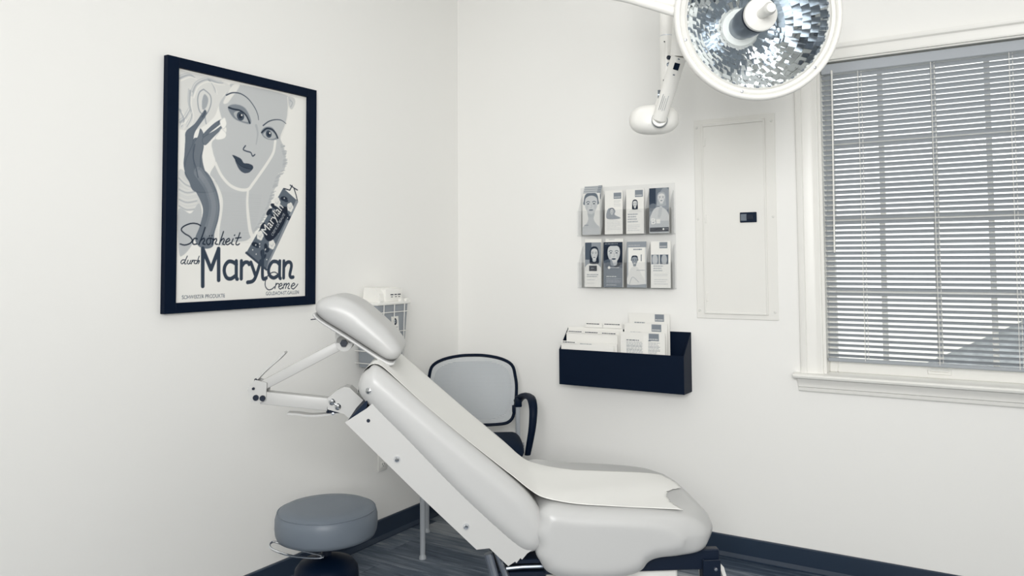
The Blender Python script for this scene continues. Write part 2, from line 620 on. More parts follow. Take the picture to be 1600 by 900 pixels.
def baseboard(name, pts, label):
    bm = B()
    prof = [(0, 0), (0.024, 0), (0.024, 0.006), (0.012, 0.022), (0.011, 0.096), (0.007, 0.1), (0, 0.1)]
    rings = []
    for (px, py, nx, ny) in pts:
        rings.append([(px + nx * a, py + ny * a, z) for a, z in prof])
    loft(bm, rings)
    return tag(obj(name, bm, 'base', smooth=20), label, 'baseboard', kind='structure')
baseboard('baseboard_left', [(0, RY, 1, 0), (0, -0.012, 1, 0)], 'dark navy baseboard below the poster wall')
baseboard('baseboard_back', [(0, 0, 0, -1), (RX, 0, 0, -1)], 'dark navy baseboard below the window wall')
baseboard('baseboard_right', [(RX, -0.012, -1, 0), (RX, RY, -1, 0)], 'dark navy baseboard of the side wall')

# ceiling light panels, unseen and added to even out the light on the walls
for cx, cy, where in ((1.2, -1.5, 'over the guest chair corner'), (3.0, -1.5, 'just inside the window'), (1.2, -3.7, 'over the poster side of the room'), (3.0, -3.7, 'over the open floor by the side wall')):
    t = thing('added_ceiling_light', 'added flat rectangular ceiling light panel ' + where, 'ceiling light', (cx, cy, RZ), 0, 'added ceiling light panels')
    bm = B()
    for (a, b, c, d) in ((-0.32, -0.29, -0.62, 0.62), (0.29, 0.32, -0.62, 0.62), (-0.29, 0.29, -0.62, -0.59), (-0.29, 0.29, 0.59, 0.62)):
        box(bm, a, b, c, d, -0.022, 0.0, 0.002, 1)
    obj('frame', bm, 'white', t, smooth=0)
    obj('diffuser', box(B(), -0.29, 0.29, -0.59, 0.59, -0.014, -0.004), 'lightpanel', t, smooth=0)

# ---------------------------------------------------------------- window
win = thing('window_1', 'white double-hung window with muntins behind the blind', 'window', ((WX0 + WX1) / 2, 0.08, WZ0), 0, kind='structure')
def wpart(name, bm, material='trim', parent=win, smooth=30):
    return obj(name, bm, material, parent, smooth, world=True)
CW = 0.095
# moulded casing: side pieces and head
def casing_profile(a):       # a: distance from the opening, returns projection
    return a
def casing(p0, p1, outdir):
    """p0,p1 along the opening edge, outdir away from it"""
    prof = [(0.0, 0.0), (0.0, 0.014), (0.006, 0.017), (0.024, 0.015), (0.03, 0.018), (0.066, 0.021), (0.070, 0.027), (0.083, 0.027), (CW, 0.022), (CW, 0.0)]
    o = Vector(outdir)
    bm = B()
    rings = []
    for p in (p0, p1):
        rings.append([Vector(p) + o * a + Vector((0, -h, 0)) for a, h in prof])
    return loft(bm, rings)
wpart('casing', casing((WX0, 0, WZ0), (WX0, 0, WZ1 + 0.062), (-1, 0, 0)))
wpart('casing', casing((WX1, 0, WZ0), (WX1, 0, WZ1 + 0.062), (1, 0, 0)))
bm = B()
prof = [(0.0, 0.0), (0.0, 0.016), (0.01, 0.02), (0.03, 0.018), (0.042, 0.022), (0.048, 0.03), (0.06, 0.034), (0.066, 0.034), (0.066, 0.0)]
loft(bm, [[(x, -h, WZ1 + a) for a, h in prof] for x in (WX0 - CW - 0.008, WX1 + CW + 0.008)])
wpart('head_casing', bm)
for x0, x1 in ((WX0 - 0.0, WX0 + 0.012), (WX1 - 0.012, WX1)):
    wpart('jamb', box(B(), x0, x1, 0.0, 0.16, WZ0, WZ1))
wpart('jamb', box(B(), WX0, WX1, 0.0, 0.16, WZ1 - 0.006, WZ1))
# stool with rounded nose and ears, and stepped apron below
bm = B()
prof = [(0.13, 0.888), (-0.045, 0.888), (-0.055, 0.883), (-0.058, 0.876), (-0.055, 0.868), (-0.045, 0.863), (0.0, 0.863), (0.0, 0.80), (0.13, 0.80)]
loft(bm, [[(x, a, b) for a, b in prof[:7]] for x in (WX0 - CW - 0.028, WX1 + CW + 0.028)])
wpart('window_sill', bm)
bm = B()
prof = [(0.0, 0.864), (-0.042, 0.864), (-0.036, 0.855), (-0.028, 0.845), (-0.024, 0.832), (-0.024, 0.826), (-0.016, 0.822), (-0.014, 0.808), (-0.010, 0.803), (0.0, 0.803)]
loft(bm, [[(x, a, b) for a, b in prof] for x in (WX0 - CW - 0.012, WX1 + CW + 0.012)])
wpart('apron', bm)
SX0, SX1 = WX0 + 0.012, WX1 - 0.012
ST = 0.034
cols = [2.066, 2.266, 2.479, 2.683, 2.889]
def sash(y0, y1, z0, z1, zm, rail_b, rail_t):
    bm = B()
    box(bm, SX0, SX0 + ST, y0, y1, z0, z1, 0.003, 1)
    box(bm, SX1 - ST, SX1, y0, y1, z0, z1, 0.003, 1)
    box(bm, SX0 + ST, SX1 - ST, y0, y1, z0, z0 + rail_b, 0.003, 1)
    box(bm, SX0 + ST, SX1 - ST, y0, y1, z1 - rail_t, z1, 0.003, 1)
    s = wpart('sash', bm)
    ym = (y0 + y1) / 2
    for x in cols[1:-1]:
        wpart('muntin', box(B(), x - 0.011, x + 0.011, ym - 0.011, ym + 0.011, z0 + rail_b, z1 - rail_t, 0.003, 1), 'trim', s)
    wpart('muntin', box(B(), SX0 + ST, SX1 - ST, ym - 0.0112, ym + 0.0112, zm - 0.011, zm + 0.011, 0.003, 1), 'trim', s)
    for zz in ((z0 + rail_b, zm - 0.011), (zm + 0.011, z1 - rail_t)):
        for k in range(4):
            a = (SX0 + ST) if k == 0 else cols[k] + 0.011
            b = (SX1 - ST) if k == 3 else cols[k + 1] - 0.011
            wpart('pane', box(B(), a, b, ym - 0.0015, ym + 0.0015, zz[0], zz[1]), 'glass', s, 0)
    return s
sash(0.112, 0.145, 1.560, 2.294, 1.925, 0.038, 0.045)
low = sash(0.072, 0.108, 0.888, 1.598, 1.249, 0.058, 0.038)
bm = B()
box(bm, 2.43, 2.52, 0.064, 0.073, 0.905, 0.925, 0.002, 1)
box(bm, 2.44, 2.51, 0.052, 0.066, 0.919, 0.926, 0.002, 1)
wpart('sash_lift', bm, 'trim', low)

# ---------------------------------------------------------------- outside
tag(obj('ground', box(B(), -30, 40, 0.5, 60, -1.25, -1.15), 'ground', smooth=0), 'pale paved ground outside the window', 'ground', kind='structure')
hs = thing('neighbour_house', 'pale house with grey lap siding seen through the blind', 'house', (4.9, 8.0, -1.15))
GX0, GX1, GE, GR = 1.45, 8.0, 0.05, 1.75
bm = B()
prism(bm, [(GX0 + .25, -1.15), (GX1 - .25, -1.15), (GX1 - .25, GE + .085), ((GX0 + GX1) / 2, GR + 0.04), (GX0 + .25, GE + .085)], 6.3, 12)
obj('wall', bm, 'roof', hs, smooth=0, world=True)
for z in np.arange(-1.1, GE - 0.13, 0.13):
    half = (GX1 - GX0) / 2 - 0.25
    k = 1 if z + 0.12 < GE else max(0.02, 1 - (z + 0.2 - GE) / (GR - GE))
    cxm = (GX0 + GX1) / 2
    obj('siding_board', box(B(), cxm - half * k, cxm + half * k, 6.262, 6.31, z, z + 0.118), 'roof', hs, smooth=0, world=True)
for sx in (0, 1):
    bm = B()
    xe, xm = (GX0, GX1)[sx], (GX0 + GX1) / 2
    prism(bm, [(xe, GE - 0.06), (xm, GR), (xm, GR + 0.12), (xe, GE + 0.06)], 6.22, 12.2)
    obj('roof', bm, 'trim' if 0 else 'siding', hs, smooth=0, world=True)
# ================================================================== BLIND
bl = thing('window_blind', 'half-open white horizontal slat blind hanging in the window', 'blind', ((WX0 + WX1) / 2, 0.035, WZ0))
BX0, BX1 = WX0 + 0.014, WX1 - 0.014
BY = 0.034
def bpart(name, bm, m, smooth=30):
    return obj(name, bm, m, bl, smooth, world=True)
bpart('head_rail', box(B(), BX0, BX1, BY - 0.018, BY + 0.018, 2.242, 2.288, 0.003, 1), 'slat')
tilt = math.radians(35)
prof = []
for sgn in (1, -1):
    for k in range(5) if sgn == 1 else range(4, -1, -1):
        a = (k / 4 - 0.5) * 0.025
        h = 0.0022 * (1 - (2 * k / 4 - 1) ** 2) + sgn * 0.00025
        # inner edge high, outer edge low
        prof.append((a * math.cos(tilt) + h * math.sin(tilt), -a * math.sin(tilt) + h * math.cos(tilt)))
slat_bm = loft(B(), [[(x, py, pz) for py, pz in prof] for x in (BX0 - (WX0 + WX1) / 2, BX1 - (WX0 + WX1) / 2)])
slat_me = finish(slat_bm, 40)
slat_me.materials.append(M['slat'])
NS = 56
zt, zb = 2.228, 0.968
for k in range(NS):
    s = bpy.data.objects.new('slat', slat_me)
    COL.objects.link(s)
    s.parent = bl
    s.location = (0, BY - 0.035, zt + (zb - zt) * k / (NS - 1) - WZ0)
bpart('bottom_rail', box(B(), BX0, BX1, BY - 0.012, BY + 0.012, 0.941, 0.957, 0.003, 1), 'satin')
for x in (2.19, 2.48, 2.765):
    for yy in (-0.0125, 0.0125):
        bpart('ladder_cord', cyl(B(), (x, BY + yy, 0.95), (x, BY + yy, 2.245), 0.0013, n=6), 'cord')
    bpart('lift_cord', cyl(B(), (x + 0.012, BY, 0.95), (x + 0.012, BY, 2.245), 0.0014, n=6), 'cord')
bpart('tilt_wand', cyl(B(), (2.075, BY - 0.022, 1.43), (2.082, BY - 0.02, 2.25), 0.0036, n=8), 'whiteplastic')
bpart('wand_hook', box(B(), 2.078, 2.086, BY - 0.026, BY - 0.014, 2.236, 2.256, 0.002, 1), 'white')

# ================================================================== EXAM CHAIR
EC = thing('exam_chair', 'reclined light grey vinyl exam chair with hinged headrest and cream steel side plate', 'exam chair', (1.4493, -1.7219, 0), math.radians(35.99))
W = 0.62
def part(name, bm, m, parent=EC, smooth=35):
    return obj(name, bm, m, parent, smooth)
back_prof = [(-.405, 1.079), (-.28, .972), (-.16, .868), (-.006, .738), (.062, .672), (.096, .61), (.10, .55), (.072, .512), (.01, .522), (-.122, .64), (-.218, .735), (-.333, .856), (-.425, .95), (-.468, 1.005), (-.462, 1.052), (-.44, 1.074)]
def back_warp(s, w, z):
    k = math.sin(math.pi * min(1, max(0, w / W)))
    n = Vector((0.65, 0.76))
    d = -0.010 * k if z > 0.6 else 0
    return (s + n.x * d, w, z + n.y * d)
part('back_cushion', cushion(back_prof, 0, W, 0.05, 170, back_warp), 'vinyl', smooth=60)
seat_prof = [(.085, .636), (.12, .653), (.20, .642), (.37, .630), (.53, .617), (.60, .603), (.642, .572), (.652, .540), (.628, .500), (.56, .488), (.47, .483), (.425, .472), (.395, .447), (.33, .428), (.24, .424), (.14, .436), (.085, .47), (.068, .53), (.066, .59)]
def seat_warp(s, w, z):
    R = 0.17
    x = min(max(w, 0), W - max(w, 0))
    k = 0 if x > R else R - math.sqrt(max(0, R * R - (R - x) ** 2))
    f = min(1, max(0, (s - 0.36) / 0.26))
    f = f * f * (3 - 2 * f)
    c = math.sin(math.pi * min(1, max(0, w / W)))
    # puckers of the vinyl where it is pulled round the hinge corner
    e = max(0, 1 - abs(s - 0.075) / 0.05) * (1 if w < 0.1 else 0)
    pk = 0.004 * e * math.sin(z * 95 + 4 * s)
    return (s - 0.6 * k * f + pk, w, z + (0.006 * c if z > 0.56 else 0))
part('seat_cushion', cushion(seat_prof, -0.012, W + 0.008, 0.046, 180, seat_warp), 'vinyl', smooth=60)

plate = [(-.444, .957), (-.508, .917), (-.282, .691), (-.113, .528), (-.074, .531), (-.017, .476), (.004, .489), (.008, .484), (.020, .499), (.025, .494), (.041, .512), (.085, .54), (.04, .60), (-.1, .70), (-.40, .995)]
for w0, w1 in ((0.016, 0.021), (W - 0.021, W - 0.016)):
    pl = part('side_plate', prism(B(), plate, w0, w1), 'cream', smooth=20)
    out = -1 if w0 < 0.3 else 1
    wf = w0 if out < 0 else w1
    for (s, z) in ((-.352, .803), (-.144, .597)):
        bm = B()
        lathe(bm, [(0.0, 0.007), (0.006, 0.0065), (0.0095, 0.003), (0.0105, 0.0)][::-1], (s, wf, z), (0, out, 0), 18)
        obj('cap_nut', bm, 'chrome', pl)
    bm = B()
    lathe(bm, [(0.0055, 0.0), (0.0055, 0.001), (0.0, 0.0012)], (-.438, wf, .921), (0, out, 0), 12)
    obj('plate_hole', bm, 'black', pl)
# the pan that joins the two plates under the cushion
bm = B()
prism(bm, [(-.44, .915), (-.10, .585), (-.02, .52), (.03, .53), (-.05, .60), (-.43, .955)], 0.022, W - 0.022)
part('back_pan', bm, 'cream', smooth=20)
bm = B()
prism(bm, [(-.448, .945), (-.505, .915), (-.44, .985), (-.435, 1.0)], 0.024, W - 0.024)
part('gap_shade_wedge', bm, 'gap', smooth=0)  # dark wedge put in as the shade of the gap between plate and cushion
bm = B()
lathe(bm, [(0.011, 0), (0.011, 0.006), (0.008, 0.011), (0.0, 0.013)], (-.435, 0.012, 1.012), (-0.25, -1, 0.1), 18)
part('paper_clip_knob', bm, 'chrome')

# headrest
hp = [(-.628, 1.248), (-.612, 1.280), (-.560, 1.291), (-.500, 1.270), (-.440, 1.222), (-.385, 1.168), (-.352, 1.118), (-.362, 1.088), (-.398, 1.083), (-.45, 1.115), (-.53, 1.168), (-.605, 1.216)]
hr = part('headrest', cushion(hp, 0.155, 0.465, 0.045, 120), 'vinyl', smooth=60)
hb = [(-.632, 1.228), (-.605, 1.203), (-.53, 1.155), (-.45, 1.102), (-.40, 1.068), (-.378, 1.066), (-.372, 1.074), (-.395, 1.079), (-.45, 1.112), (-.53, 1.165), (-.61, 1.216), (-.628, 1.236)]
obj('headrest_board', cushion(hb, 0.165, 0.455, 0.004, 120, mid=2), 'vinyl', hr, 50)
obj('paper_strap', sweep(B(), [(-.615, .30, 1.215), (-.64, .30, 1.209), (-.662, .30, 1.207)], 0.0018, 6), 'gap', hr)

def bar(bm, p0, p1, h, w0, w1, bev=0.003):
    d = Vector((p1[0] - p0[0], 0, p1[1] - p0[1]))
    L = d.length
    a = math.atan2(d.z, d.x)
    mt = Matrix.Translation((p0[0], 0, p0[1])) @ Matrix.Rotation(-a, 4, 'Y')
    return box(bm, 0, L, w0, w1, -h / 2, h / 2, bev, 2, mt)

A0, A1, A2, A3 = (-.552, 1.127), (-.838, .977), (-.822, .952), (-.592, .924)
arm = part('headrest_arm', bar(B(), (A0[0], A0[1]), (A1[0] + .018, A1[1] + .012), 0.033, 0.283, 0.317), 'cream')
for (s, z) in ((A0[0] + .006, A0[1] + .003),):
    bm = B()
    cyl(bm, (s, 0.268, z), (s, 0.332, z), 0.028, n=24)
    box(bm, s - .03, s + .03, 0.268, 0.332, z - .004, z + .04, 0.004, 2, None)
    obj('pivot_block', bm, 'cream', arm)
    obj('hex_bolt', cyl(B(), (s, 0.254, z), (s, 0.269, z), 0.0125, n=6), 'black', arm, 20)
lowarm = part('headrest_arm', bar(B(), A2, A3, 0.042, 0.28, 0.32), 'cream')
bm = B()
prism(bm, [(-.862, .980), (-.838, 1.012), (-.80, 1.002), (-.802, .945), (-.825, .935), (-.848, .94)], 0.272, 0.28)
prism(bm, [(-.862, .980), (-.838, 1.012), (-.80, 1.002), (-.802, .945), (-.825, .935), (-.848, .94)], 0.32, 0.328)
obj('elbow_plate', bm, 'cream', lowarm, 20)
for (s, z, r) in ((-.834, .954, .0095), (-.812, .952, .0095), (-.842, .984, .0045)):
    obj('bolt', cyl(B(), (s, 0.2655, z), (s, 0.273, z), r, n=14), 'black', lowarm, 20)
obj('spring_pin', sweep(B(), [(-.845, .276, 1.0), (-.83, .276, .985), (-.815, .276, .968)], 0.002, 6), 'black', lowarm)
obj('pivot_tab', box(B(), -.842, -.832, .276, .30, 1.0, 1.015, .002, 1), 'black', lowarm)
# clamp block that rides in the end of the back
bm = B()
prism(bm, [(-.602, .946), (-.572, .972), (-.545, .985), (-.528, .982), (-.44, .90), (-.49, .845), (-.545, .895), (-.60, .912)], 0.268, 0.332)
cb = part('clamp_block', bm, 'cream', smooth=25)
bmesh_edges = None
for (s, z) in ((-.585, .937), (-.566, .921)):
    bm = B()
    lathe(bm, [(0.011, 0), (0.011, 0.005), (0.007, 0.009), (0.0, 0.01)], (s, 0.268, z), (0, -1, 0), 18)
    obj('cap_nut', bm, 'chrome', cb)
bm = B()
lathe(bm, [(0.005, 0), (0.005, 0.003), (0.0, 0.0035)], (-.582, 0.268, .897), (0, -1, 0), 12)
obj('set_screw', bm, 'steel', cb)
def lever(path, parent, name='release_lever'):
    bm = B()
    P = resample(catmull(path, 8, closed=False), 24, closed=False)
    tg = np.gradient(P, axis=0)
    tg /= np.linalg.norm(tg, axis=1)[:, None]
    rings = []
    for i, (q, t) in enumerate(zip(P, tg)):
        n = np.array([-t[1], t[0]]) * 0.0032
        hw = 0.020
        rings.append([(q[0] + n[0], .30 - hw, q[1] + n[1]), (q[0] + n[0], .30 + hw, q[1] + n[1]), (q[0] - n[0], .30 + hw, q[1] - n[1]), (q[0] - n[0], .30 - hw, q[1] - n[1])])
    loft(bm, rings)
    return obj(name, bm, 'cream', parent, 30)
lever([(-.744, 1.10), (-.765, 1.078), (-.80, 1.048), (-.83, 1.018), (-.860, .982)], lowarm)
lever([(-.734, .897), (-.70, .895), (-.66, .889), (-.60, .892), (-.555, .900)], cb)
bm = B()
box(bm, -.605, -.555, .272, .328, .898, .906, 0.002, 1)
obj('spring_pin', sweep(bm, [(-.597, .27, .94), (-.60, .27, .915), (-.598, .27, .9)], 0.002, 6), 'black', cb)

# understructure
bm = B()
box(bm, 0.10, 0.655, 0.07, 0.10, 0.425, 0.487, 0.003, 1)
box(bm, 0.10, 0.655, W - 0.10, W - 0.07, 0.425, 0.487, 0.003, 1)
box(bm, 0.10, 0.60, 0.10, W - 0.10, 0.46, 0.487, 0.003, 1)
part('seat_frame', bm, 'black', smooth=20)
bm = B()
box(bm, 0.598, 0.655, 0.058, 0.066, 0.30, 0.458, 0.002, 1)
box(bm, 0.598, 0.606, 0.066, 0.10, 0.30, 0.458, 0.002, 1)
fb = part('front_bracket', bm, 'black', smooth=20)
for z in (.43, .36):
    bm = B()
    lathe(bm, [(0.006, 0), (0.005, 0.004), (0.0, 0.005)], (0.638, 0.058, z), (0, -1, 0), 12)
    obj('bolt', bm, 'steel', fb)
obj('latch_tab', sweep(B(), [(.50, .085, .438), (.55, .085, .442), (.575, .085, .452), (.58, .085, .462)], 0.004, 8), 'cream', fb)
bm = B()
box(bm, 0.12, 0.53, 0.10, W - 0.10, 0.07, 0.435, 0.012, 3)
part('base_shroud', bm, 'white')
bm = B()
box(bm, 0.105, 0.155, 0.075, 0.10, 0.05, 0.42, 0.006, 2)
part('shroud_side', bm, 'white')
bm = B()
box(bm, -0.28, 0.66, 0.06, W - 0.06, 0.0, 0.07, 0.02, 3)
part('base_plate', bm, 'white')
bm = B()
for w in (0.09, W - 0.09):
    part('lift_strut', sweep(B(), [(-.075, w, .49), (-.04, w, .36), (0.03, w, .06)], 0.014, 10), 'steel')
    part('lift_strut', sweep(B(), [(-.045, w, .49), (0.0, w, .36), (0.09, w, .07)], 0.012, 10), 'steel')
bm = B()
box(bm, -0.03, 0.12, 0.06, W - 0.06, 0.465, 0.478, 0.002, 1)
box(bm, -0.06, 0.12, 0.10, W - 0.10, 0.40, 0.425, 0.002, 1)
part('hinge_frame', bm, 'black', smooth=20)
bm = B()
sweep(bm, [(-.02, .07, .449), (.03, .07, .452), (.10, .07, .452)], 0.006, 8)
part('hinge_rod', bm, 'lampmetal')
P = [(0.60, .44), (0.66, .435), (0.695, .40), (0.715, .33), (0.725, .15), (0.715, .15), (0.704, .33), (0.685, .39), (0.655, .422), (0.60, .426)]
part('leg_rest', prism(B(), P, 0.15, W - 0.15), 'white', smooth=40)

# paper sheet on the chair
pp = [(-.474, 1.00), (-.468, 1.035), (-.455, 1.066), (-.432, 1.087), (-.402, 1.0835), (-.34, 1.029), (-.28, .9745), (-.16, .870), (-.08, .803), (-.006, .7425), (.045, .698), (.085, .670), (.13, .6565), (.20, .6452), (.30, .6382), (.37, .6328), (.45, .627), (.53, .620), (.60, .607)]
PC = resample(catmull(pp, 10, closed=False), 120, closed=False)
nu = 48
rp = random.Random(3)
torn = np.interp(np.linspace(0, 1, nu), [0, .06, .2, .36, .46, .55, .62, .8, 1], [.535, .525, .512, .518, .535, .572, .60, .598, .575])
torn = torn + np.array([rp.uniform(-.004, .004) for _ in range(nu)])
arc = np.concatenate([[0], np.cumsum(np.linalg.norm(np.diff(PC, axis=0), axis=1))])
bm = B()
grid = []
for i in range(nu):
    f = i / (nu - 1)
    send = torn[i]
    iend = np.interp(send, PC[80:, 0], arc[80:])
    col_ = []
    for j in range(110):
        t = arc[0] + (iend - arc[0]) * j / 109
        s = np.interp(t, arc, PC[:, 0]); z = np.interp(t, arc, PC[:, 1])
        wn = np.interp(s, [-.48, -.16, 0, .12, .3, .6], [.046, .046, .048, .046, .042, .042])
        wx = np.interp(s, [-.48, -.3, 0, .06, .26, .6], [.54, .57, .545, .52, .45, .465])
        w = wn + (wx - wn) * f
        k = math.sin(math.pi * w / W)
        x = min(w, W - w)
        R_ = 0.047
        ins = 0 if x >= R_ else R_ - math.sqrt(R_ * R_ - (R_ - x) ** 2)
        m_ = min(1, max(0, (s + 0.02) / 0.12))
        nx_, nz_ = 0.65 * (1 - m_), 0.76 + 0.24 * m_
        lift = (-0.0088 * k) * (1 - m_) + 0.005 * k * m_ - ins - 0.0004
        lift += (0.0010 * math.sin(9 * s + 7 * w) + 0.0007 * math.sin(23 * w - 11 * s) + 0.0006) * (1 + m_)
        s2, z2 = s + nx_ * lift, z + nz_ * lift
        col_.append(bm.verts.new((s2, w, z2)))
    grid.append(col_)
for i in range(nu - 1):
    for j in range(109):
        bm.faces.new((grid[i][j], grid[i][j + 1], grid[i + 1][j + 1], grid[i + 1][j]))
ps = thing('exam_paper', 'white exam table paper with torn end draped over the grey chair', 'paper sheet', (1.4493, -1.7219, 0), math.radians(35.99))
me = finish(bm, 60)
po = obj('sheet', me, 'paper', ps)
sm = po.modifiers.new('thick', 'SOLIDIFY'); sm.thickness = 0.0004; sm.offset = 1

# ================================================================== STOOL
SX, SY = 0.492, -1.544
stl = thing('round_stool', 'round slate-grey vinyl stool with black base beside the poster wall', 'stool', (SX, SY, 0))
bm = B()
prof = [(0.0, .352), (.12, .352), (.172, .354), (.184, .360), (.190, .374), (.193, .40), (.192, .43), (.187, .449), (.1835, .4535), (.1815, .4545), (.180, .457), (.165, .4655), (.12, .469), (.06, .470), (0.0, .470)]
lathe(bm, prof, n=64)
st = obj('seat', bm, 'stool', stl, 70)
obj('piping', sweep(B(), [(.1835 * math.cos(a), .1835 * math.sin(a), .4545) for a in np.linspace(0, 2 * math.pi, 72, endpoint=False)], 0.0022, 8, closed=True), 'stool', st, 60)
bm = B()
lathe(bm, [(0.0, .338), (.10, .338), (.10, .353), (0, .353)], n=32)
obj('seat_plate', bm, 'black', stl)
bm = B()
lathe(bm, [(.019, .20), (.019, .34), (0, .34)], n=24)
lathe(bm, [(.03, .06), (.03, .235), (.026, .24), (0, .24)], n=24)
obj('column', bm, 'black', stl)
obj('lift_cylinder', cyl(B(), (0, 0, .23), (0, 0, .30), 0.0145), 'black', stl)
bm = B()
lathe(bm, [(.118, .185), (.122, .20), (.118, .235), (.10, .258), (.06, .272), (.028, .282), (0, .283)], n=40)
lathe(bm, [(.055, .075), (.058, .11), (.06, .19), (0, .20)], n=32)
obj('base_hub', bm, 'navy', stl)
for k in range(5):
    a = math.radians(72 * k - 40)
    c, s = math.cos(a), math.sin(a)
    P = [(c * r, s * r, z) for r, z in ((.03, .125), (.10, .12), (.19, .10), (.265, .082))]
    obj('base_leg', sweep(B(), P, [.030, .027, .022, .017], 12), 'black', stl)
    bm = B()
    for q in (-1, 1):
        o = Vector((c * .262 - s * .014 * q, s * .262 + c * .014 * q, .028))
        lathe(bm, [(.0, -.009), (.024, -.009), (.028, -.005), (.028, .005), (.024, .009), (0, .009)], o, (-s, c, 0), 20)
    cyl(bm, (c * .262, s * .262, .04), (c * .262, s * .262, .085), .008, n=10)
    obj('caster', bm, 'black', stl)
# chrome height lever loop
lp = [(.484 - SX, -1.615 - SY, .362), (.474 - SX, -1.64 - SY, .352), (.452 - SX, -1.66 - SY, .345)]
lev = obj('lever', sweep(B(), resample(catmull(np.array([(0.0, -.05, .345), (-.008, -.09, .338), (-.02, -.118, .338), (-.038, -.138, .342)]), 6, closed=False), 16, closed=False).tolist(), .004, 8), 'black', stl)
loop = catmull(np.array([(-.118, -.155, .356), (-.04, -.138, .342), (.075, -.10, .324), (.062, -.118, .318), (-.02, -.168, .328), (-.10, -.185, .345)]), 8)
obj('lever_handle', sweep(B(), loop.tolist(), .0042, 8, closed=True), 'chrome', lev)

# ================================================================== SIDE CHAIR
ang = math.atan2(-0.848, 0.530) + math.radians(3)      # facing
sc = thing('guest_chair', 'guest chair with grey mesh back and black arms in the corner', 'chair', (0.322, -0.322, 0), ang)
# local: +x forward, +y to the sitter's left (image right)
HW = 0.232
def back_out(inset=0.0, n=96):
    pts = [(-HW + .012, .60), (-HW - .002, .72), (-HW + .004, .79), (-.212, .845), (-.16, .876), (-.08, .893), (0, .897), (.08, .893), (.16, .876), (.212, .845), (HW - .004, .79), (HW + .002, .72), (HW - .012, .60), (.19, .552), (.12, .538), (0, .535), (-.12, .538), (-.19, .552)]
    P = resample(catmull(pts, 10), n)
    c = np.array([0, .745])
    return P
def lean(y, z):       # curved, slightly reclined back
    return (-.02 - (z - .56) * .13 + .03 * (1 - (y / HW) ** 2) * -1 + .02, y, z)
P = back_out()
bk = obj('backrest', sweep(B(), [lean(y, z) for y, z in P], 0.0085, 8, closed=True), 'navy', sc)
# woven mesh: horizontal threads over a vertical warp
def span(z):
    lo, hi = None, None
    for i in range(len(P)):
        a, b = P[i], P[(i + 1) % len(P)]
        if (a[1] - z) * (b[1] - z) <= 0 and a[1] != b[1]:
            y = a[0] + (z - a[1]) / (b[1] - a[1]) * (b[0] - a[0])
            lo = y if lo is None else min(lo, y)
            hi = y if hi is None else max(hi, y)
    return lo, hi
bm = B()
z = .545
while z < .889:
    lo, hi = span(z)
    if lo is not None and hi - lo > .05:
        n = 12
        for k in range(n):
            q = []
            for kk in (k, k + 1):
                y = lo + (hi - lo) * kk / n
                q.append(lean(y, z)); q.append(lean(y, z + .0048))
            v = [bm.verts.new(t) for t in (q[0], q[2], q[3], q[1])]
            bm.faces.new(v)
    z += .0066
th = obj('mesh_threads', bm, 'mesh', bk, 0)
th['kind'] = 'stuff'
th.modifiers.new('t', 'SOLIDIFY').thickness = 0.0012
# inner denser panel of the mesh
bm = B()
rows = []
for z in np.linspace(.563, .865, 26):
    lo, hi = span(z)
    f = math.sqrt(max(0.02, 1 - ((z - .714) / .163) ** 6))
    m_ = .026
    rows.append([bm.verts.new(Vector(lean(lo * f + m_ + (hi * f - lo * f - 2 * m_) * k / 12, z)) + Vector((-.004, 0, 0))) for k in range(13)])
for a, b in zip(rows[:-1], rows[1:]):
    for k in range(12):
        bm.faces.new((a[k], a[k + 1], b[k + 1], b[k]))
pnl = obj('mesh_panel', bm, 'meshback', bk, 60)
pnl.modifiers.new('t', 'SOLIDIFY').thickness = 0.001
# seat
sp = [(-.02, .47), (0.02, .505), (.12, .522), (.26, .53), (.36, .525), (.42, .505), (.435, .48), (.41, .458), (.2, .45), (0, .45)]
bm = cushion(sp, -.25, .25, .05, 110)
obj('seat', bm, 'dark', sc, 60)
for sg in (-1, 1):
    y = .238 * sg
    obj('leg', cyl(B(), (.015, y, .022), (.015, y, .66), .0125, n=16), 'satin', sc)
    obj('leg', cyl(B(), (.39, y, .022), (.39, y, .45), .0125, n=16), 'satin', sc)
    obj('back_bracket', box(B(), -.035, .02, y * .93 - .012, y * .93 + .012, .60, .64, .005, 2), 'navy', sc)
    for x in (.015, .39):
        bm = B()
        lathe(bm, [(.0, 0), (.017, 0), (.016, .012), (.009, .024), (0, .026)], (x, y, 0), n=16)
        obj('glide', bm, 'satin', sc)
    y = .262 * sg
    path = catmull([(-.02, y * .92, .66), (.02, y * .97, .685), (.09, y * 1.05, .705), (.17, y * 1.12, .708), (.235, y * 1.14, .695), (.272, y * 1.145, .655), (.278, y * 1.12, .58), (.272, y * 1.07, .50), (.268, y * 1.03, .445)], 6, closed=False)
    n = len(path)
    bm = B()
    rings = []
    tg = np.gradient(path, axis=0)
    for i, q in enumerate(path):
        t = tg[i] / np.linalg.norm(tg[i])
        nn = np.cross(t, (0, 1, 0)); nn /= np.linalg.norm(nn)
        f = i / (n - 1)
        wa = .027 * (1 - .25 * abs(f - .4)) - .008 * f
        hb_ = .017 - .005 * f
        ring = []
        for k in range(12):
            a = 2 * math.pi * k / 12
            ring.append(tuple(q + np.array((0, 1, 0)) * wa * math.cos(a) + nn * hb_ * math.sin(a)))
        rings.append(ring)
    loft(bm, rings)
    obj('armrest', bm, 'navy', sc, 60)
    obj('arm_socket', box(B(), -.004, .034, y * .92 - .018, y * .92 + .018, .635, .69, .006, 2), 'navy', sc)
bm = B()
for x in (.015, .39):
    cyl(bm, (x, -.27, .438), (x, .27, .438), .011, n=12)
for y in (-.2, .2):
    cyl(bm, (.015, y, .438), (.39, y, .438), .011, n=12)
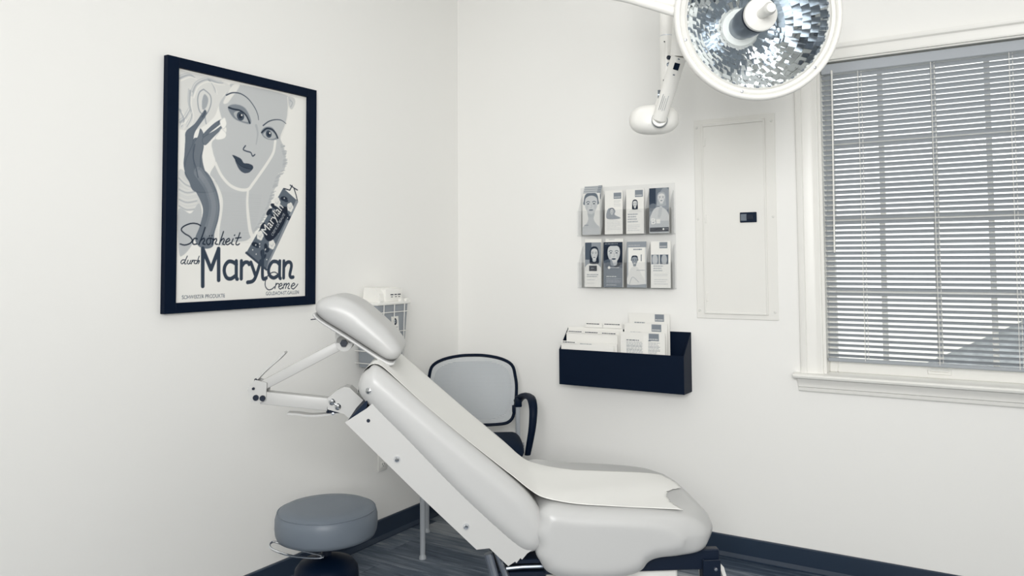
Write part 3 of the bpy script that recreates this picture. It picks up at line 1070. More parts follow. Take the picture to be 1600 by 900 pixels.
obj('seat_frame', bm, 'satin', sc)

# ================================================================== SURGICAL LIGHT
SL = thing('surgical_light', 'white surgical lamp on jointed arm hung from the ceiling', 'surgical light', (1.600, -0.783, RZ))
def lpart(name, bm, m, parent=SL, smooth=40):
    return obj(name, bm, m, parent, smooth, world=True)
DX, DY = 1.600, -0.783
bm = B()
lathe(bm, [(0, 3.05), (.10, 3.05), (.10, 3.03), (.085, 3.005), (.035, 2.99), (0, 2.99)], (DX, DY, 0), n=40)
lpart('ceiling_canopy', bm, 'white')
dt = lpart('drop_tube', lathe(B(), [(0, 2.30), (.0255, 2.30), (.0255, 3.0), (0, 3.0)], (DX, DY, 0), n=28), 'white')
lpart('collar', lathe(B(), [(0, 2.296), (.0262, 2.296), (.0262, 2.3), (0, 2.3)], (DX, DY, 0), n=28), 'steel', dt)
ls = lpart('lower_tube', lathe(B(), [(0, 2.075), (.022, 2.078), (.027, 2.086), (.027, 2.297), (0, 2.297)], (DX, DY, 0), n=28), 'white')
cd = Vector((2.747 - DX, -3.8 - DY, 0)).normalized()        # towards the room
sd = Vector((0, 0, 1)).cross(cd)                             # to the right seen from the room
def onfront(a, z, r=.027):
    v = cd * math.cos(a) + sd * math.sin(a)
    return Vector((DX, DY, z)) + v * r, v
for a, z, r, m in ((.28, 2.205, .009, 'black'), (.28, 2.177, .009, 'lampmetal'), (-.45, 2.115, .0038, 'black'), (-.3, 2.27, .0025, 'black')):
    p, v = onfront(a, z, .0255)
    lpart('joint_bolt', lathe(B(), [(0, 0), (r, 0), (r, .004), (r * .8, .0055), (0, .006)], p, v, 16), m, ls)
lpart('hinge_pin', lathe(B(), [(0, -.03), (.021, -.03), (.021, .03), (0, .03)], (DX - .008, DY, 2.062), sd, 24), 'lampmetal', ls)
# hub: long pill lying across the view
hubc = Vector((1.549, -.803, 1.963))
bm = B()
rings = []
pr = [(0, 0), (.018, .012), (.034, .03), (.05, .046), (.058, .058), (.060, .07), (.060, .12), (.058, .132), (.05, .144), (.034, .16), (.018, .178), (0, .19)]
x_, y_, d_ = sd, Vector((0, 0, 1)), cd
rings = []
for i in range(17):
    th_ = math.pi * i / 16
    rr_ = math.sin(th_)
    hh = math.cos(th_)
    ring = []
    for k in range(40):
        a = 2 * math.pi * k / 40
        ca, sa = math.cos(a), math.sin(a)
        ex = math.copysign(abs(ca) ** .75, ca) * .098
        ez = math.copysign(abs(sa) ** .85, sa) * .060
        rad = max(.001, abs(rr_) ** .55)
        ring.append(hubc + sd * ex * rad + Vector((0, 0, ez * rad)) + cd * (.06 * math.copysign(abs(hh) ** 1.1, hh)))
    rings.append(ring)
loft(bm, rings)
hub = lpart('pivot_housing', bm, 'white', smooth=70)
piv = Vector((1.598, -.866, 1.949))
lpart('pivot_ring', lathe(B(), [(.029, -.012), (.031, -.012), (.031, .002), (.029, .004), (0, .004)], piv, cd, 32), 'lampmetal', hub)
lpart('pivot_cap', lathe(B(), [(.029, -.012), (.029, .010), (.026, .013), (0, .014)], piv, cd, 32), 'white', hub)
lpart('hub_stem', sweep(B(), [(DX - .008, DY, 2.09), (DX - .02, DY - .005, 2.05), (1.565, -.80, 2.0)], .019, 14), 'white', hub)
E1 = Vector((1.813, -1.085, 2.579))
at_ = Vector((1.722, -.974, 2.162))
a0 = piv + cd * .02
ar = lpart('spring_arm', sweep(B(), [a0 + (a0 - at_).normalized() * .012, a0, a0.lerp(at_, .5), at_], [.012, .027, .0285, .0285], 24), 'white')
lpart('arm_end', sweep(B(), [at_ - Vector((0, 0, 0)), at_.lerp(E1, .5), E1], [.033, .035, .033], 24), 'white')
ad = (at_ - a0).normalized()
cdir = (Vector((2.747, -3.8, 1.4)) - a0.lerp(at_, .5)).normalized()
fr_ = (cdir - ad * cdir.dot(ad)).normalized()
sr_ = ad.cross(fr_)
def onarm(f, w, h0, h1, dw, m, name, rise=.0285):
    c = a0.lerp(at_, f) + fr_ * (rise - .003)
    bm = B()
    mt = Matrix(((sr_.x, fr_.x, ad.x, c.x), (sr_.y, fr_.y, ad.y, c.y), (sr_.z, fr_.z, ad.z, c.z), (0, 0, 0, 1)))
    box(bm, w - dw, w + dw, 0, .0055, h0, h1, .001, 1, mt)
    return lpart(name, bm, m, ar)
onarm(.86, .002, -.012, .014, .010, 'navy', 'rocker_switch')
onarm(.86, .002, .028, .032, .004, 'lampmetal', 'screw')
onarm(.86, .002, -.034, -.030, .004, 'lampmetal', 'screw')
for k in range(4):
    onarm(.28, -.014 + k * .007, -.03 + .004 * (k % 2), .035 - .006 * (k % 3), .0007, 'satin', 'rating_print', .0278)
# lamp head
HC = Vector((2.072, -1.197, 2.193))
ax = (Vector((.66, -.75, 0)).normalized() * .66 + (Vector((2.747, -3.8, 1.4)) - HC).normalized() * .34).normalized()
HR = .262
lpart('rim', lathe(B(), [(HR - .006, .006), (HR - .004, .014), (HR + .003, .017), (HR + .010, .012), (HR + .013, .0), (HR + .011, -.014), (HR + .002, -.024), (HR - .006, -.02), (HR - .006, .006)], HC, ax, 96, caps=False), 'white', smooth=60)
lpart('rim_band', lathe(B(), [(HR - .005, .002), (HR - .012, .008), (HR - .022, .006), (.238, -.002), (.238, -.02), (HR - .005, -.02), (HR - .005, .002)], HC, ax, 96, caps=False), 'paleplastic', smooth=40)
def para(r): return -.21 * (1 - (r / .235) ** 2) - .006
prf = [(r, para(r) - .012) for r in np.linspace(.02, .248, 14)]
lpart('housing', lathe(B(), [(0, prf[0][1])] + prf, HC, ax, 72, caps=False), 'white', smooth=60)
bm = B()
ex_, ey_, ez_ = frame_z(ax)
rgm = random.Random(21)
NA, rads = 44, [.045, .07, .094, .117, .139, .160, .180, .199, .218, .236]
for i in range(len(rads) - 1):
    for k in range(NA):
        sh = (i % 2) * .5
        q = []
        jit = [rgm.uniform(-.0010, .0010) for _ in range(2)]
        for (rr2, kk, s1, s2) in ((rads[i], k, -1, -1), (rads[i + 1], k, 1, -1), (rads[i + 1], k + 1, 1, 1), (rads[i], k + 1, -1, 1)):
            a = 2 * math.pi * (kk + sh) / NA
            q.append(bm.verts.new(HC + ez_ * (para(rr2) + jit[0] * s1 + jit[1] * s2) + ex_ * rr2 * math.cos(a) + ey_ * rr2 * math.sin(a)))
        bm.faces.new(q)
me = bpy.data.meshes.new('reflector'); bm.to_mesh(me); bm.free()
rf = lpart('reflector', me, 'mirror', smooth=0)
# retaining ring with its teeth
lpart('retaining_ring', lathe(B(), [(.238, .0), (.234, .004), (.231, .0), (.234, -.012), (.240, -.012), (.238, .0)], HC, ax, 96, caps=False), 'paleplastic')
for k in range(72):
    a = 2 * math.pi * k / 72
    v = ex_ * math.cos(a) + ey_ * math.sin(a)
    tg_ = ez_.cross(v)
    c = HC + v * .2305 + ez_ * .0
    mt = Matrix(((v.x, tg_.x, ez_.x, c.x), (v.y, tg_.y, ez_.y, c.y), (v.z, tg_.z, ez_.z, c.z), (0, 0, 0, 1)))
    lpart('ring_tooth', box(B(), -.003, .003, -.0045, .0045, -.003, .003, .0, 1, mt), 'paleplastic' if k % 2 else 'lampmetal', rf, 0)
for k in range(6):
    a = 2 * math.pi * (k + .3) / 6
    v = ex_ * math.cos(a) + ey_ * math.sin(a)
    lpart('rim_screw', lathe(B(), [(0, 0), (.005, 0), (.004, .003), (0, .004)], HC + v * (HR - .012) + ez_ * .007, ax, 10), 'steel')
lpart('front_lens', lathe(B(), [(.058, .001), (.233, .001), (.233, .004), (.058, .004), (.058, .001)], HC, ax, 64, caps=False), 'glass')
bh = lpart('bulb_holder', lathe(B(), [(0, -.20), (.044, -.20), (.044, -.13), (.050, -.125), (.052, -.012), (.049, -.004), (0, -.004)], HC, ax, 40), 'lampmetal')
lpart('holder_ring', lathe(B(), [(0, -.205), (.062, -.205), (.064, -.192), (.05, -.185), (0, -.185)], HC, ax, 40), 'paleplastic', bh)
lpart('dark_band', lathe(B(), [(0, -.004), (.0525, -.004), (.054, .004), (.0525, .014), (0, .014)], HC, ax, 40), 'gap', bh)
lpart('front_cap', lathe(B(), [(0, .012), (.053, .012), (.055, .02), (.053, .03), (.046, .034), (0, .035)], HC, ax, 48), 'white', bh)
hx = HC + ez_ * .03
lpart('handle', sweep(B(), [hx, hx + ez_ * .05, hx + ez_ * .085, hx + ez_ * .10], [.016, .017, .020, .014], 20), 'white')
Yp = [E1, Vector((1.684, -1.245, 2.518)), Vector((1.60, -1.36, 2.41)), Vector((1.581, -1.393, 2.335)), Vector((1.62, -1.385, 2.298)), Vector((1.693, -1.356, 2.275)), Vector((1.838, -1.307, 2.215)), Vector((1.862, -1.297, 2.203))]
lpart('yoke', sweep(B(), [tuple(v) for v in resample(catmull([tuple(v) for v in Yp], 8, closed=False), 60, closed=False)], .0165, 14), 'white')
lpart('yoke', sweep(B(), [(1.70, -1.345, 2.292), (1.79, -1.315, 2.262), (1.845, -1.30, 2.243), (1.862, -1.29, 2.235)], .0135, 12), 'white')
lpart('yoke', sweep(B(), [tuple(E1), (1.93, -1.02, 2.50), tuple(HC + Vector((0, 0, .22)) - ez_ * .06)], .0165, 14), 'white')

# ================================================================== FRAMED POSTER
PRINT = {
'skin': [(275,13),(561,13),(562,77),(553,135),(522,202),(534,236),(553,290),(546,347),(510,371),(516,399),(484,452),(466,503),(427,577),(388,627),(341,667),(258,675),(209,686),(208,592),(211,511),(199,465),(158,408),(183,355),(171,312),(168,267),(234,220),(210,165),(198,114),(228,64),(256,39)],
'jaw':[(493,225),(483,277),(449,329),(400,391),(372,425),(348,450),(304,454),(255,439),(212,402),(183,355)],
'neckline': [(348,450),(344,504),(350,566),(362,628),(379,656)],
'neckleft': [(127,398),(174,434),(207,492),(209,545),(197,613),(186,680)],
'ear': [(123,63),(155,83),(157,121),(135,163),(106,155),(96,112),(104,79)],
'earin': [(127,82),(145,98),(138,131),(120,146),(116,115)],
'hairtop': [(11,27),(53,7),(216,14),(263,38),(225,64),(195,122),(172,170),(107,224),(35,240),(11,213)],
'curl0': [(69,98),(90,50),(140,21),(171,42),(179,66)],
'curl1': [(12,40),(53,19),(82,23)],
'curl2': [(17,163),(35,197),(25,229)],
'curl3': [(61,80),(59,131),(70,179),(49,226)],
'curl4': [(148,20),(186,23),(216,20)],
'curl5': [(18,212),(42,190),(62,155)],
'curlb0': [(16,421),(46,444),(83,454)],
'curlb1': [(17,465),(54,476),(98,466)],
'curlb2': [(18,504),(54,514),(99,505)],
'curlb3': [(18,529),(55,543),(107,534)],
'curlb4': [(22,555),(70,559),(107,550)],
'shoulder': [(15,555),(70,565),(106,524),(122,556),(115,615),(79,688),(39,730),(21,714)],
'hairside': [(13,408),(45,405),(98,472),(118,524),(107,550),(40,557),(15,536)],
'finger_a': [(131,145),(135,166),(85,240),(75,291),(51,344),(39,382),(43,283),(46,245),(85,208),(117,163)],
'finger_b': [(211,171),(212,184),(158,230),(130,259),(125,244),(173,196)],
'finger_c': [(217,193),(207,214),(174,247),(133,287),(123,260),(181,221)],
'finger_d': [(110,224),(125,247),(124,298),(112,337),(109,382),(87,390),(79,297),(100,257)],
'palm': [(85,265),(124,285),(119,336),(131,386),(161,440),(177,471),(89,477),(61,436),(39,388),(44,332)],
'arm': [(42,405),(131,391),(183,453),(204,519),(200,579),(181,640),(174,693),(124,700),(94,668),(114,615),(128,556),(118,517),(91,473)],
'armlight': [(105,400),(151,455),(176,520),(172,574),(150,641)],
'creasehand': [(86,290),(79,341),(94,389),(102,420)],
'blob_a': [(226,162),(235,187),(223,208),(211,203),(203,179)],
'blob_b': [(211,210),(233,227),(227,247),(196,258),(181,253),(196,231)],
'brow_l': [(232,68),(264,52),(304,49),(344,64),(378,95),(395,123),(400,146)],
'brow_r': [(425,167),(455,145),(490,132),(526,129),(553,140)],
'lidsh_l': [(241,117),(280,98),(329,107),(358,149),(354,170),(313,169),(269,156)],
'lid_l': [(245,117),(268,120),(304,121),(333,136),(354,167)],
'eye_l': [(271,136),(296,124),(325,134),(346,161),(313,163),(281,154)],
'iris_l': [(305,144)],
'iris_r': [(456,200)],
'lidsh_r': [(415,196),(438,172),(477,170),(507,208),(482,223),(435,220)],
'lid_r': [(417,199),(443,178),(473,177),(495,192),(507,211)],
'eye_r': [(426,204),(451,185),(478,187),(496,209),(465,221),(439,216)],
'noseside': [(387,172),(396,205),(388,253)],
'nose': [(332,266),(321,283),(339,289),(360,292),(370,306),(382,298)],
'lip_u': [(267,314),(297,319),(312,326),(325,340),(348,340),(371,347),(369,362),(332,360),(299,347)],
'lip_l': [(279,331),(307,348),(336,359),(369,360),(352,378),(324,382),(299,367)],
'tube': [(540,430),(629,485),(449,791),(341,719)],
'tubeend': [(341,712),(456,789),(449,796),(335,720)],
'tubeside': [(629,485),(617,476),(460,754),(449,791)],
'label': [(559,513),(564,542),(546,587),(509,638),(468,667),(441,654),(438,619),(467,572),(508,523)],
'flower0': [(581,513)],
'flower1': [(479,682)],
'flower2': [(414,644)],
'flower3': [(506,495)],
'leaf0': [(545,477)],
'leaf1': [(564,553)],
'leaf2': [(519,667)],
'leaf3': [(427,605)],
'leaf4': [(388,683)],
'leaf5': [(428,725)],
'leaf6': [(462,540)],
'leaf7': [(489,513)],
'leaf8': [(446,697)],
'key1': [(544,432),(578,437),(592,415)],
'key2': [(580,414),(602,425),(623,433)],
'key3': [(602,425),(616,458),(623,480)],
'labeltext': [(450,643),(543,517)],
'labeltext2': [(483,645),(553,548)],
'M': [[(128,703),(130,852)],[(130,708),(168,786),(202,707)],[(203,703),(205,830)]],
'arylan': [[(292,767),(271,756),(251,756),(235,773),(232,797),(243,820),(264,826),(288,814)],[(291,753),(292,818),(297,828)],[(317,753),(317,827)],[(317,777),(333,760),(350,759),(357,767)],[(366,759),(376,781),(390,813)],[(418,754),(394,816),(377,838),(350,843)],[(430,711),(429,821),(449,827)],[(521,768),(506,757),(483,757),(467,775),(461,796),(470,818),(492,827),(518,815)],[(524,754),(523,819),(528,830)],[(547,754),(546,828)],[(548,779),(564,761),(583,760),(591,776),(582,813),(588,826),(601,826)]],
'schon': [[(117,612),(100,605),(72,605),(41,617),(30,631),(45,645),(67,656),(79,670),(70,683),(46,690),(26,686)],[(102,665),(90,663),(81,674),(85,686),(101,685)],[(138,618),(127,648),(110,687)],[(116,673),(131,662),(136,669),(128,683),(139,686)],[(164,661),(151,663),(145,676),(153,687),(164,679),(164,661),(174,665)],[(159,652),(160,651)],[(170,651),(171,649)],[(179,662),(172,686)],[(175,673),(189,662),(193,668),(187,682),(198,685)],[(226,632),(217,656),(205,687)],[(211,673),(225,661),(230,667),(223,683),(233,686)],[(240,676),(256,668),(253,660),(241,667),(237,679),(246,686),(261,678)],[(274,661),(266,681),(276,685)],[(280,647),(282,645)],[(308,635),(299,657),(288,681),(297,686),(306,681)],[(286,658),(314,655)]],
'durch': [[(47,748),(37,748),(30,757),(36,763),(46,755)],[(58,733),(46,760),(53,763)],[(62,749),(58,760),(67,763),(74,750)],[(74,750),(70,760),(76,763)],[(81,749),(77,763)],[(80,756),(87,749),(90,751)],[(101,751),(93,750),(89,759),(95,763),(102,760)],[(112,733),(101,763)],[(104,758),(111,750),(113,754),(108,763)]],
'creme': [[(513,810),(492,802),(465,811),(447,833),(444,860),(459,877),(479,876),(495,866)],[(504,851),(497,874)],[(500,861),(511,852),(520,855)],[(522,865),(537,860),(533,852),(522,858),(519,869),(528,877),(541,870)],[(550,853),(543,876)],[(547,863),(560,853),(563,859),(556,876)],[(560,863),(575,853),(579,859),(571,874),(581,877)],[(594,867),(611,860),(605,853),(594,860),(590,871),(602,879),(615,872)],[(615,872),(623,865),(629,858)]],
't_schw': [(37,900),(236,901)],
't_gold': [(448,901),(635,902)],
}
c = Canvas(675, 915, 0.5, 244)
pr = PRINT
c.poly(pr['hairtop'], 205, k=.55, soft=6)
for k_ in range(6):
    c.stroke(pr['curl%d' % k_], 9, 150, k=.5, w2=3)
    c.stroke([(a + 9, b + 7) for a, b in pr['curl%d' % k_]], 5, 246, k=.7, w2=2)
    c.stroke([(a - 7, b - 6) for a, b in pr['curl%d' % k_]], 4, 165, k=.4, w2=2)
c.poly(pr['hairside'], 196, k=.6, soft=5)
for k_ in range(5):
    for d_ in range(3):
        c.stroke([(a, b + d_ * 9) for a, b in pr['curlb%d' % k_]], 3, 130 if d_ % 2 else 240, k=.5)
c.poly(pr['shoulder'], 196, soft=3)
c.poly(pr['skin'], 200, soft=3)
rj = random.Random(2)
for k_ in range(120):                       # dry-brush edge of the shaded side
    q0 = [(534, 236), (553, 290), (546, 347), (510, 385), (484, 452), (466, 503), (427, 577), (388, 627)]
    t_ = rj.random() * (len(q0) - 1); i_ = int(t_); f_ = t_ - i_
    x_, y_ = q0[i_][0] * (1 - f_) + q0[i_ + 1][0] * f_, q0[i_][1] * (1 - f_) + q0[i_ + 1][1] * f_
    c.stroke([(x_ - 12, y_ + 2), (x_ + rj.uniform(2, 14), y_ - 3)], 3, 186, smooth=False, k=.9)
for k_ in range(70):
    c.stroke([(210 + rj.uniform(0, 8), 470 + k_ * 3), (420 - k_ * .6, 470 + k_ * 3 + rj.uniform(-2, 2))], 1.6, 196 if k_ % 2 else 172, smooth=False, k=.25)
c.poly([(250, 40), (270, 16), (300, 10), (285, 40), (262, 70), (238, 100), (218, 100)], 240, k=.9, soft=5)
c.stroke(pr['jaw'], 13, 240, k=.95)
c.stroke(pr['neckline'], 11, 240, k=.9, w2=20)
c.stroke(pr['neckleft'], 22, 240, k=.85)
c.stroke([(562, 20), (566, 70), (556, 130), (525, 205)], 7, 234, k=.8)
c.poly([(566, 16), (600, 18), (606, 40), (588, 70), (570, 60)], 205, k=.8, soft=2)
c.stroke([(575, 30), (590, 40), (580, 60)], 5, 165, k=.6)
c.poly(pr['ear'], 222, soft=2)
c.stroke(pr['ear'] + pr['ear'][:1], 5, 150, k=.8)
c.poly(pr['earin'], 160, k=.8, soft=3)
c.stroke([(128, 150), (133, 185), (137, 200)], 6, 170, k=.8)
for nme, v in (('arm', 118), ('palm', 112), ('finger_a', 112), ('finger_d', 120), ('finger_b', 112), ('finger_c', 120)):
    c.poly(pr[nme], v, soft=1)
    c.stroke(pr[nme] + pr[nme][:1], 3, 78, k=.5)
c.stroke(pr['armlight'], 44, 150, k=.45)
c.stroke(pr['armlight'], 22, 164, k=.4)
c.stroke(pr['creasehand'], 5, 78, k=.7)
for k_ in range(44):
    c.stroke([(128 + k_ * .5, 430 + k_ * 5.4), (190 + k_ * .2, 428 + k_ * 5.4)], 1.5, 80, smooth=False, k=.25)
c.stroke([(131, 150), (128, 162), (118, 176)], 6, 60, k=.5)
c.stroke([(210, 176), (196, 186)], 5, 60, k=.5)
for nme in ('blob_a', 'blob_b'):
    c.poly(pr[nme], 250, soft=1)
    c.stroke(pr[nme] + pr[nme][:1], 2.5, 200, k=.7)
# features
for s_ in 'lr':
    c.poly(pr['lidsh_' + s_], 118, k=.75, soft=5)
    c.poly(pr['eye_' + s_], 186)
    ix, iy = pr['iris_' + s_][0]
    r_ = 19 if s_ == 'l' else 16
    c.ell(ix, iy, r_, r_, 74)
    c.ell(ix, iy, r_ * .5, r_ * .5, 14)
    c.ell(ix + 6, iy - 5, 4, 4, 245)
    c.stroke(pr['lid_' + s_], 7, 30)
    c.stroke(pr['brow_' + s_], 5.5, 70, w2=3)
c.stroke(pr['noseside'], 12, 165, k=.5, w2=5)
c.stroke(pr['nose'], 5.5, 66)
c.poly(pr['lip_u'], 62)
c.poly(pr['lip_l'], 82)
c.stroke([pr['lip_u'][0], pr['lip_u'][8], pr['lip_u'][7], pr['lip_u'][6]], 3, 20)
# the tube with its label
c.poly(pr['tube'], 104, smooth=False)
c.poly(pr['tubeside'], 150, smooth=False)
for k_, (q,) in enumerate([pr['leaf%d' % i] for i in range(9) if i != 2]):
    c.ell(q[0], q[1], 20, 10, 22, rot=k_ * 1.1)
    c.ell(q[0] + 12, q[1] + 9, 12, 6, 40, rot=k_ * 2.1)
for i in range(4):
    (q,) = pr['flower%d' % i]
    for a_ in range(5):
        c.ell(q[0] + 9 * math.cos(a_ * 1.257), q[1] + 11 * math.sin(a_ * 1.257), 10, 11, 232)
    c.stroke([(q[0] - 8, q[1]), (q[0], q[1] + 8), (q[0] + 7, q[1] - 4)], 2, 170)
for k_ in range(26):
    t_ = rj.random(); u_ = rj.uniform(.1, .9)
    a_, b_, d_, e_ = [np.array(q, float) for q in pr['tube']]
    q = (a_ * (1 - u_) + b_ * u_) * (1 - t_) + (e_ * (1 - u_) + d_ * u_) * t_
    c.ell(q[0], q[1], 3, 3, 225)
c.poly(pr['label'], 10)
c.poly(pr['tubeend'], 64, smooth=False)
for n_ in ('key1', 'key2', 'key3'):
    c.stroke(pr[n_], 5, 10, smooth=False)
c.text('Marylan', pr['labeltext'][0], pr['labeltext'][1], 246, 1.15)
c.text('CREME DE BEAUT\u00c9', pr['labeltext2'][0], pr['labeltext2'][1], 225, 1.25)
# lettering
for s_ in pr['schon']: c.stroke(s_, 5, 10)
for s_ in pr['durch']: c.stroke(s_, 3.6, 20)
for s_ in pr['creme']: c.stroke(s_, 4.2, 10)
for s_ in pr['M']: c.stroke(s_, 17, 58, smooth=False)
for s_ in pr['arylan']: c.stroke(s_, 16, 58)
c.text('SCHWEIZER PRODUKTE', pr['t_schw'][0], pr['t_schw'][1], 60, 1.15)
c.text('GOLDACH-ST.GALLEN', pr['t_gold'][0], pr['t_gold'][1], 60, 1.15)
pf = thing('framed_poster', 'cosmetics poster of a woman with cream in a wide black frame', 'poster', (0.0, -1.5425, 1.2075), math.radians(90))
FW, FH = 0.776, 0.993           # outer frame
bm = B()
iw, ih = 0.674, 0.914
for (x0, x1, z0, z1) in ((-FW / 2, -iw / 2, 0, FH), (iw / 2, FW / 2, 0, FH), (-iw / 2, iw / 2, 0, (FH - ih) / 2), (-iw / 2, iw / 2, FH - (FH - ih) / 2, FH)):
    box(bm, x0, x1, -.026, -.001, z0, z1, .0012, 1)
obj('frame', bm, 'frame', pf, 20)
obj('backing', box(B(), -iw / 2 - .01, iw / 2 + .01, -.009, -.001, .02, FH - .02), 'sheet', pf, 0)
pm = obj('poster_print', c.mesh(iw, ih), None, pf)
pm.location = (-iw / 2, -.0105, (FH - ih) / 2)

# ================================================================== BROCHURE RACK
RK = thing('brochure_rack', 'clear acrylic two-tier brochure rack on the wall', 'brochure rack', (1.072, 0, 1.252))
def rpart(name, bm, m='acrylic', smooth=0):
    return obj(name, bm, m, RK, smooth, world=True)
rpart('back_panel', box(B(), .81, 1.336, -.005, -.001, 1.256, 1.786, .001, 1))
colx = [.828, .957, 1.083, 1.206, 1.333]
for z0, z1 in ((1.262, 1.42), (1.534, 1.69)):
    rpart('shelf', box(B(), .815, 1.336, -.062, -.005, z0 - .006, z0 - .001, .001, 1), 'acryledge')
    rpart('front_panel', box(B(), .815, 1.336, -.062, -.0595, z0 - .001, z1 - .03, .0005, 1))
    for x in colx:
        bm = B()
        prism(bm, [(-.0595, z0), (-.005, z0), (-.005, z1 + .06), (-.03, z1 + .03), (-.05, z1 - .01), (-.0595, z1 - .03)], x - .0065 + .0, x - .0035, 'yz')
        rpart('divider', bm, 'acryledge')
obj_grp = 'leaflets in the acrylic wall rack'
def leaflet(label, x, z, w, h, yb, painter, name='brochure', lean_=.03, gloss=True, th=.003):
    t = thing(name, label, 'brochure', (x, yb, z), 0, obj_grp)
    mt = Matrix.Rotation(-lean_, 4, 'X')
    bm = B()
    box(bm, 0, w, 0, th, 0, h, 0, 1)
    b = obj('folded_sheet', bm, 'sheet', t, 0)
    b.matrix_basis = mt
    if painter:
        cc = Canvas(100, 235, 0.62, 238)
        painter(cc)
        p = obj('cover', cc.mesh(w, h, gloss), None, t)
        p.matrix_basis = mt @ Matrix.Translation((0, -.0004, 0))
    return t

def face(cc, x, y, s, skin=205, hair=20, lip=90, hairpoly=None, shade=150):
    if hairpoly: cc.poly([(x + a * s, y + b * s) for a, b in hairpoly], hair, soft=1)
    cc.poly([(x - .32 * s, y + .6 * s), (x - .3 * s, y + 1.25 * s), (x + .3 * s, y + 1.25 * s), (x + .32 * s, y + .6 * s)], skin - 18, soft=1)
    cc.poly([(x, y - 1.0 * s), (x + .58 * s, y - .75 * s), (x + .7 * s, y - .1 * s), (x + .55 * s, y + .5 * s), (x + .2 * s, y + .95 * s), (x - .2 * s, y + .95 * s), (x - .55 * s, y + .5 * s), (x - .7 * s, y - .1 * s), (x - .58 * s, y - .75 * s)], skin, soft=1)
    for q in (-1, 1):
        cc.stroke([(x + q * .15 * s, y - .3 * s), (x + q * .34 * s, y - .38 * s), (x + q * .52 * s, y - .28 * s)], .07 * s, 60, k=.8)
        cc.ell(x + q * .32 * s, y - .12 * s, .125 * s, .055 * s, 40, k=.9)
        cc.ell(x + q * .45 * s, y + .2 * s, .16 * s, .3 * s, shade, k=.25, soft=2)
    cc.stroke([(x + .02 * s, y - .1 * s), (x + .08 * s, y + .25 * s), (x - .08 * s, y + .3 * s)], .05 * s, shade, k=.7)
    cc.ell(x, y + .56 * s, .25 * s, .085 * s, lip)
LONG = [(0, -1.35), (.6, -1.15), (.9, -.4), (.9, .5), (.95, 1.5), (.5, 1.7), (-.5, 1.7), (-.95, 1.5), (-.9, .5), (-.9, -.4), (-.6, -1.15)]
SHORT = [(0, -1.3), (.6, -1.15), (.8, -.5), (.72, 0), (-.72, 0), (-.8, -.5), (-.6, -1.15)]
def logo(cc, x0, y0, x1, y1):
    cc.rect(x0, y0, x1, y1, 138)
    cc.lines(x0 + 3, x1 - 3, y1 - 11, y1 - 4, 1, 215, 4, .9, .7)
def p1(cc):
    cc.a[:] = 226
    cc.poly([(0, 235), (0, 196), (22, 172), (34, 150), (36, 120), (64, 120), (66, 150), (80, 172), (100, 196), (100, 235)], 190, soft=2)
    face(cc, 50, 66, 52, 200, 110, 130, SHORT, 165)
    cc.rect(0, 196, 100, 235, 196, .7); cc.lines(12, 45, 178, 184, 1, 30, 1)
def p2(cc):
    logo(cc, 50, 14, 92, 46)
    cc.lines(52, 88, 56, 92, 4, 170, 2, .6, .3)
    cc.poly([(14, 150), (18, 100), (48, 96), (60, 112), (56, 130), (88, 150)], 150, soft=1)
    face(cc, 40, 112, 14, 205, 60, 90, SHORT)
    cc.lines(14, 86, 160, 215, 7, 195, 3, .7, .3)
def p3(cc):
    logo(cc, 50, 6, 94, 42)
    face(cc, 50, 78, 17, 212, 8, 80, LONG)
    cc.poly([(18, 122), (30, 106), (50, 112), (70, 106), (84, 122)], 225)
    cc.lines(10, 66, 128, 180, 4, 140, 5, .7, .5)
    cc.lines(10, 78, 186, 222, 4, 190, 6, .7, .4)
def p4(cc):
    cc.a[:] = 120
    cc.rect(0, 0, 34, 120, 40, .8); cc.ell(80, 60, 30, 60, 165, .7, 4); cc.ell(20, 120, 30, 40, 150, .6, 4)
    cc.poly([(8, 175), (18, 120), (40, 100), (70, 104), (94, 130), (98, 175)], 205, soft=2)
    face(cc, 62, 54, 24, 214, 170, 100, LONG)
    cc.poly([(44, 150), (52, 100), (64, 96), (66, 110), (58, 150)], 190, soft=1)
    cc.rect(0, 170, 100, 235, 185); cc.text('B', (12, 186), (32, 186), 245); cc.rect(36, 162, 56, 184, 240, .8)
    cc.rect(4, 204, 98, 226, 10); cc.ell(72, 213, 5, 5, 240); cc.lines(80, 96, 211, 216, 1, 230, 2)
def p5(cc):
    cc.rect(0, 0, 100, 148, 150); cc.rect(0, 0, 40, 90, 60, .7)
    cc.poly([(0, 148), (10, 120), (40, 110), (80, 116), (100, 148)], 225)
    face(cc, 58, 62, 30, 208, 18, 110, LONG)
    cc.rect(26, 122, 74, 150, 12); cc.lines(36, 62, 134, 140, 1, 190, 3)
    cc.lines(12, 86, 166, 186, 2, 120, 7, .7, .5); cc.lines(14, 84, 194, 200, 1, 150, 8); cc.lines(14, 84, 212, 216, 1, 170, 8)
def p6(cc):
    cc.a[:] = 116
    cc.rect(0, 0, 100, 110, 22); face(cc, 54, 62, 46, 205, 10, 60, LONG)
    cc.rect(0, 132, 100, 235, 118, .92); cc.poly([(40, 90), (62, 132), (100, 110), (100, 132), (0, 132), (0, 100)], 118, soft=3, k=.7)
    cc.rect(4, 4, 96, 20, 40); cc.lines(8, 92, 8, 15, 1, 190, 3)
    cc.ell(30, 132, 7, 7, 235); cc.lines(38, 84, 130, 138, 1, 220, 4)
    cc.lines(16, 88, 176, 184, 1, 240, 1); cc.lines(16, 92, 188, 214, 5, 190, 2, .7, .4); cc.lines(16, 70, 220, 225, 1, 240, 2)
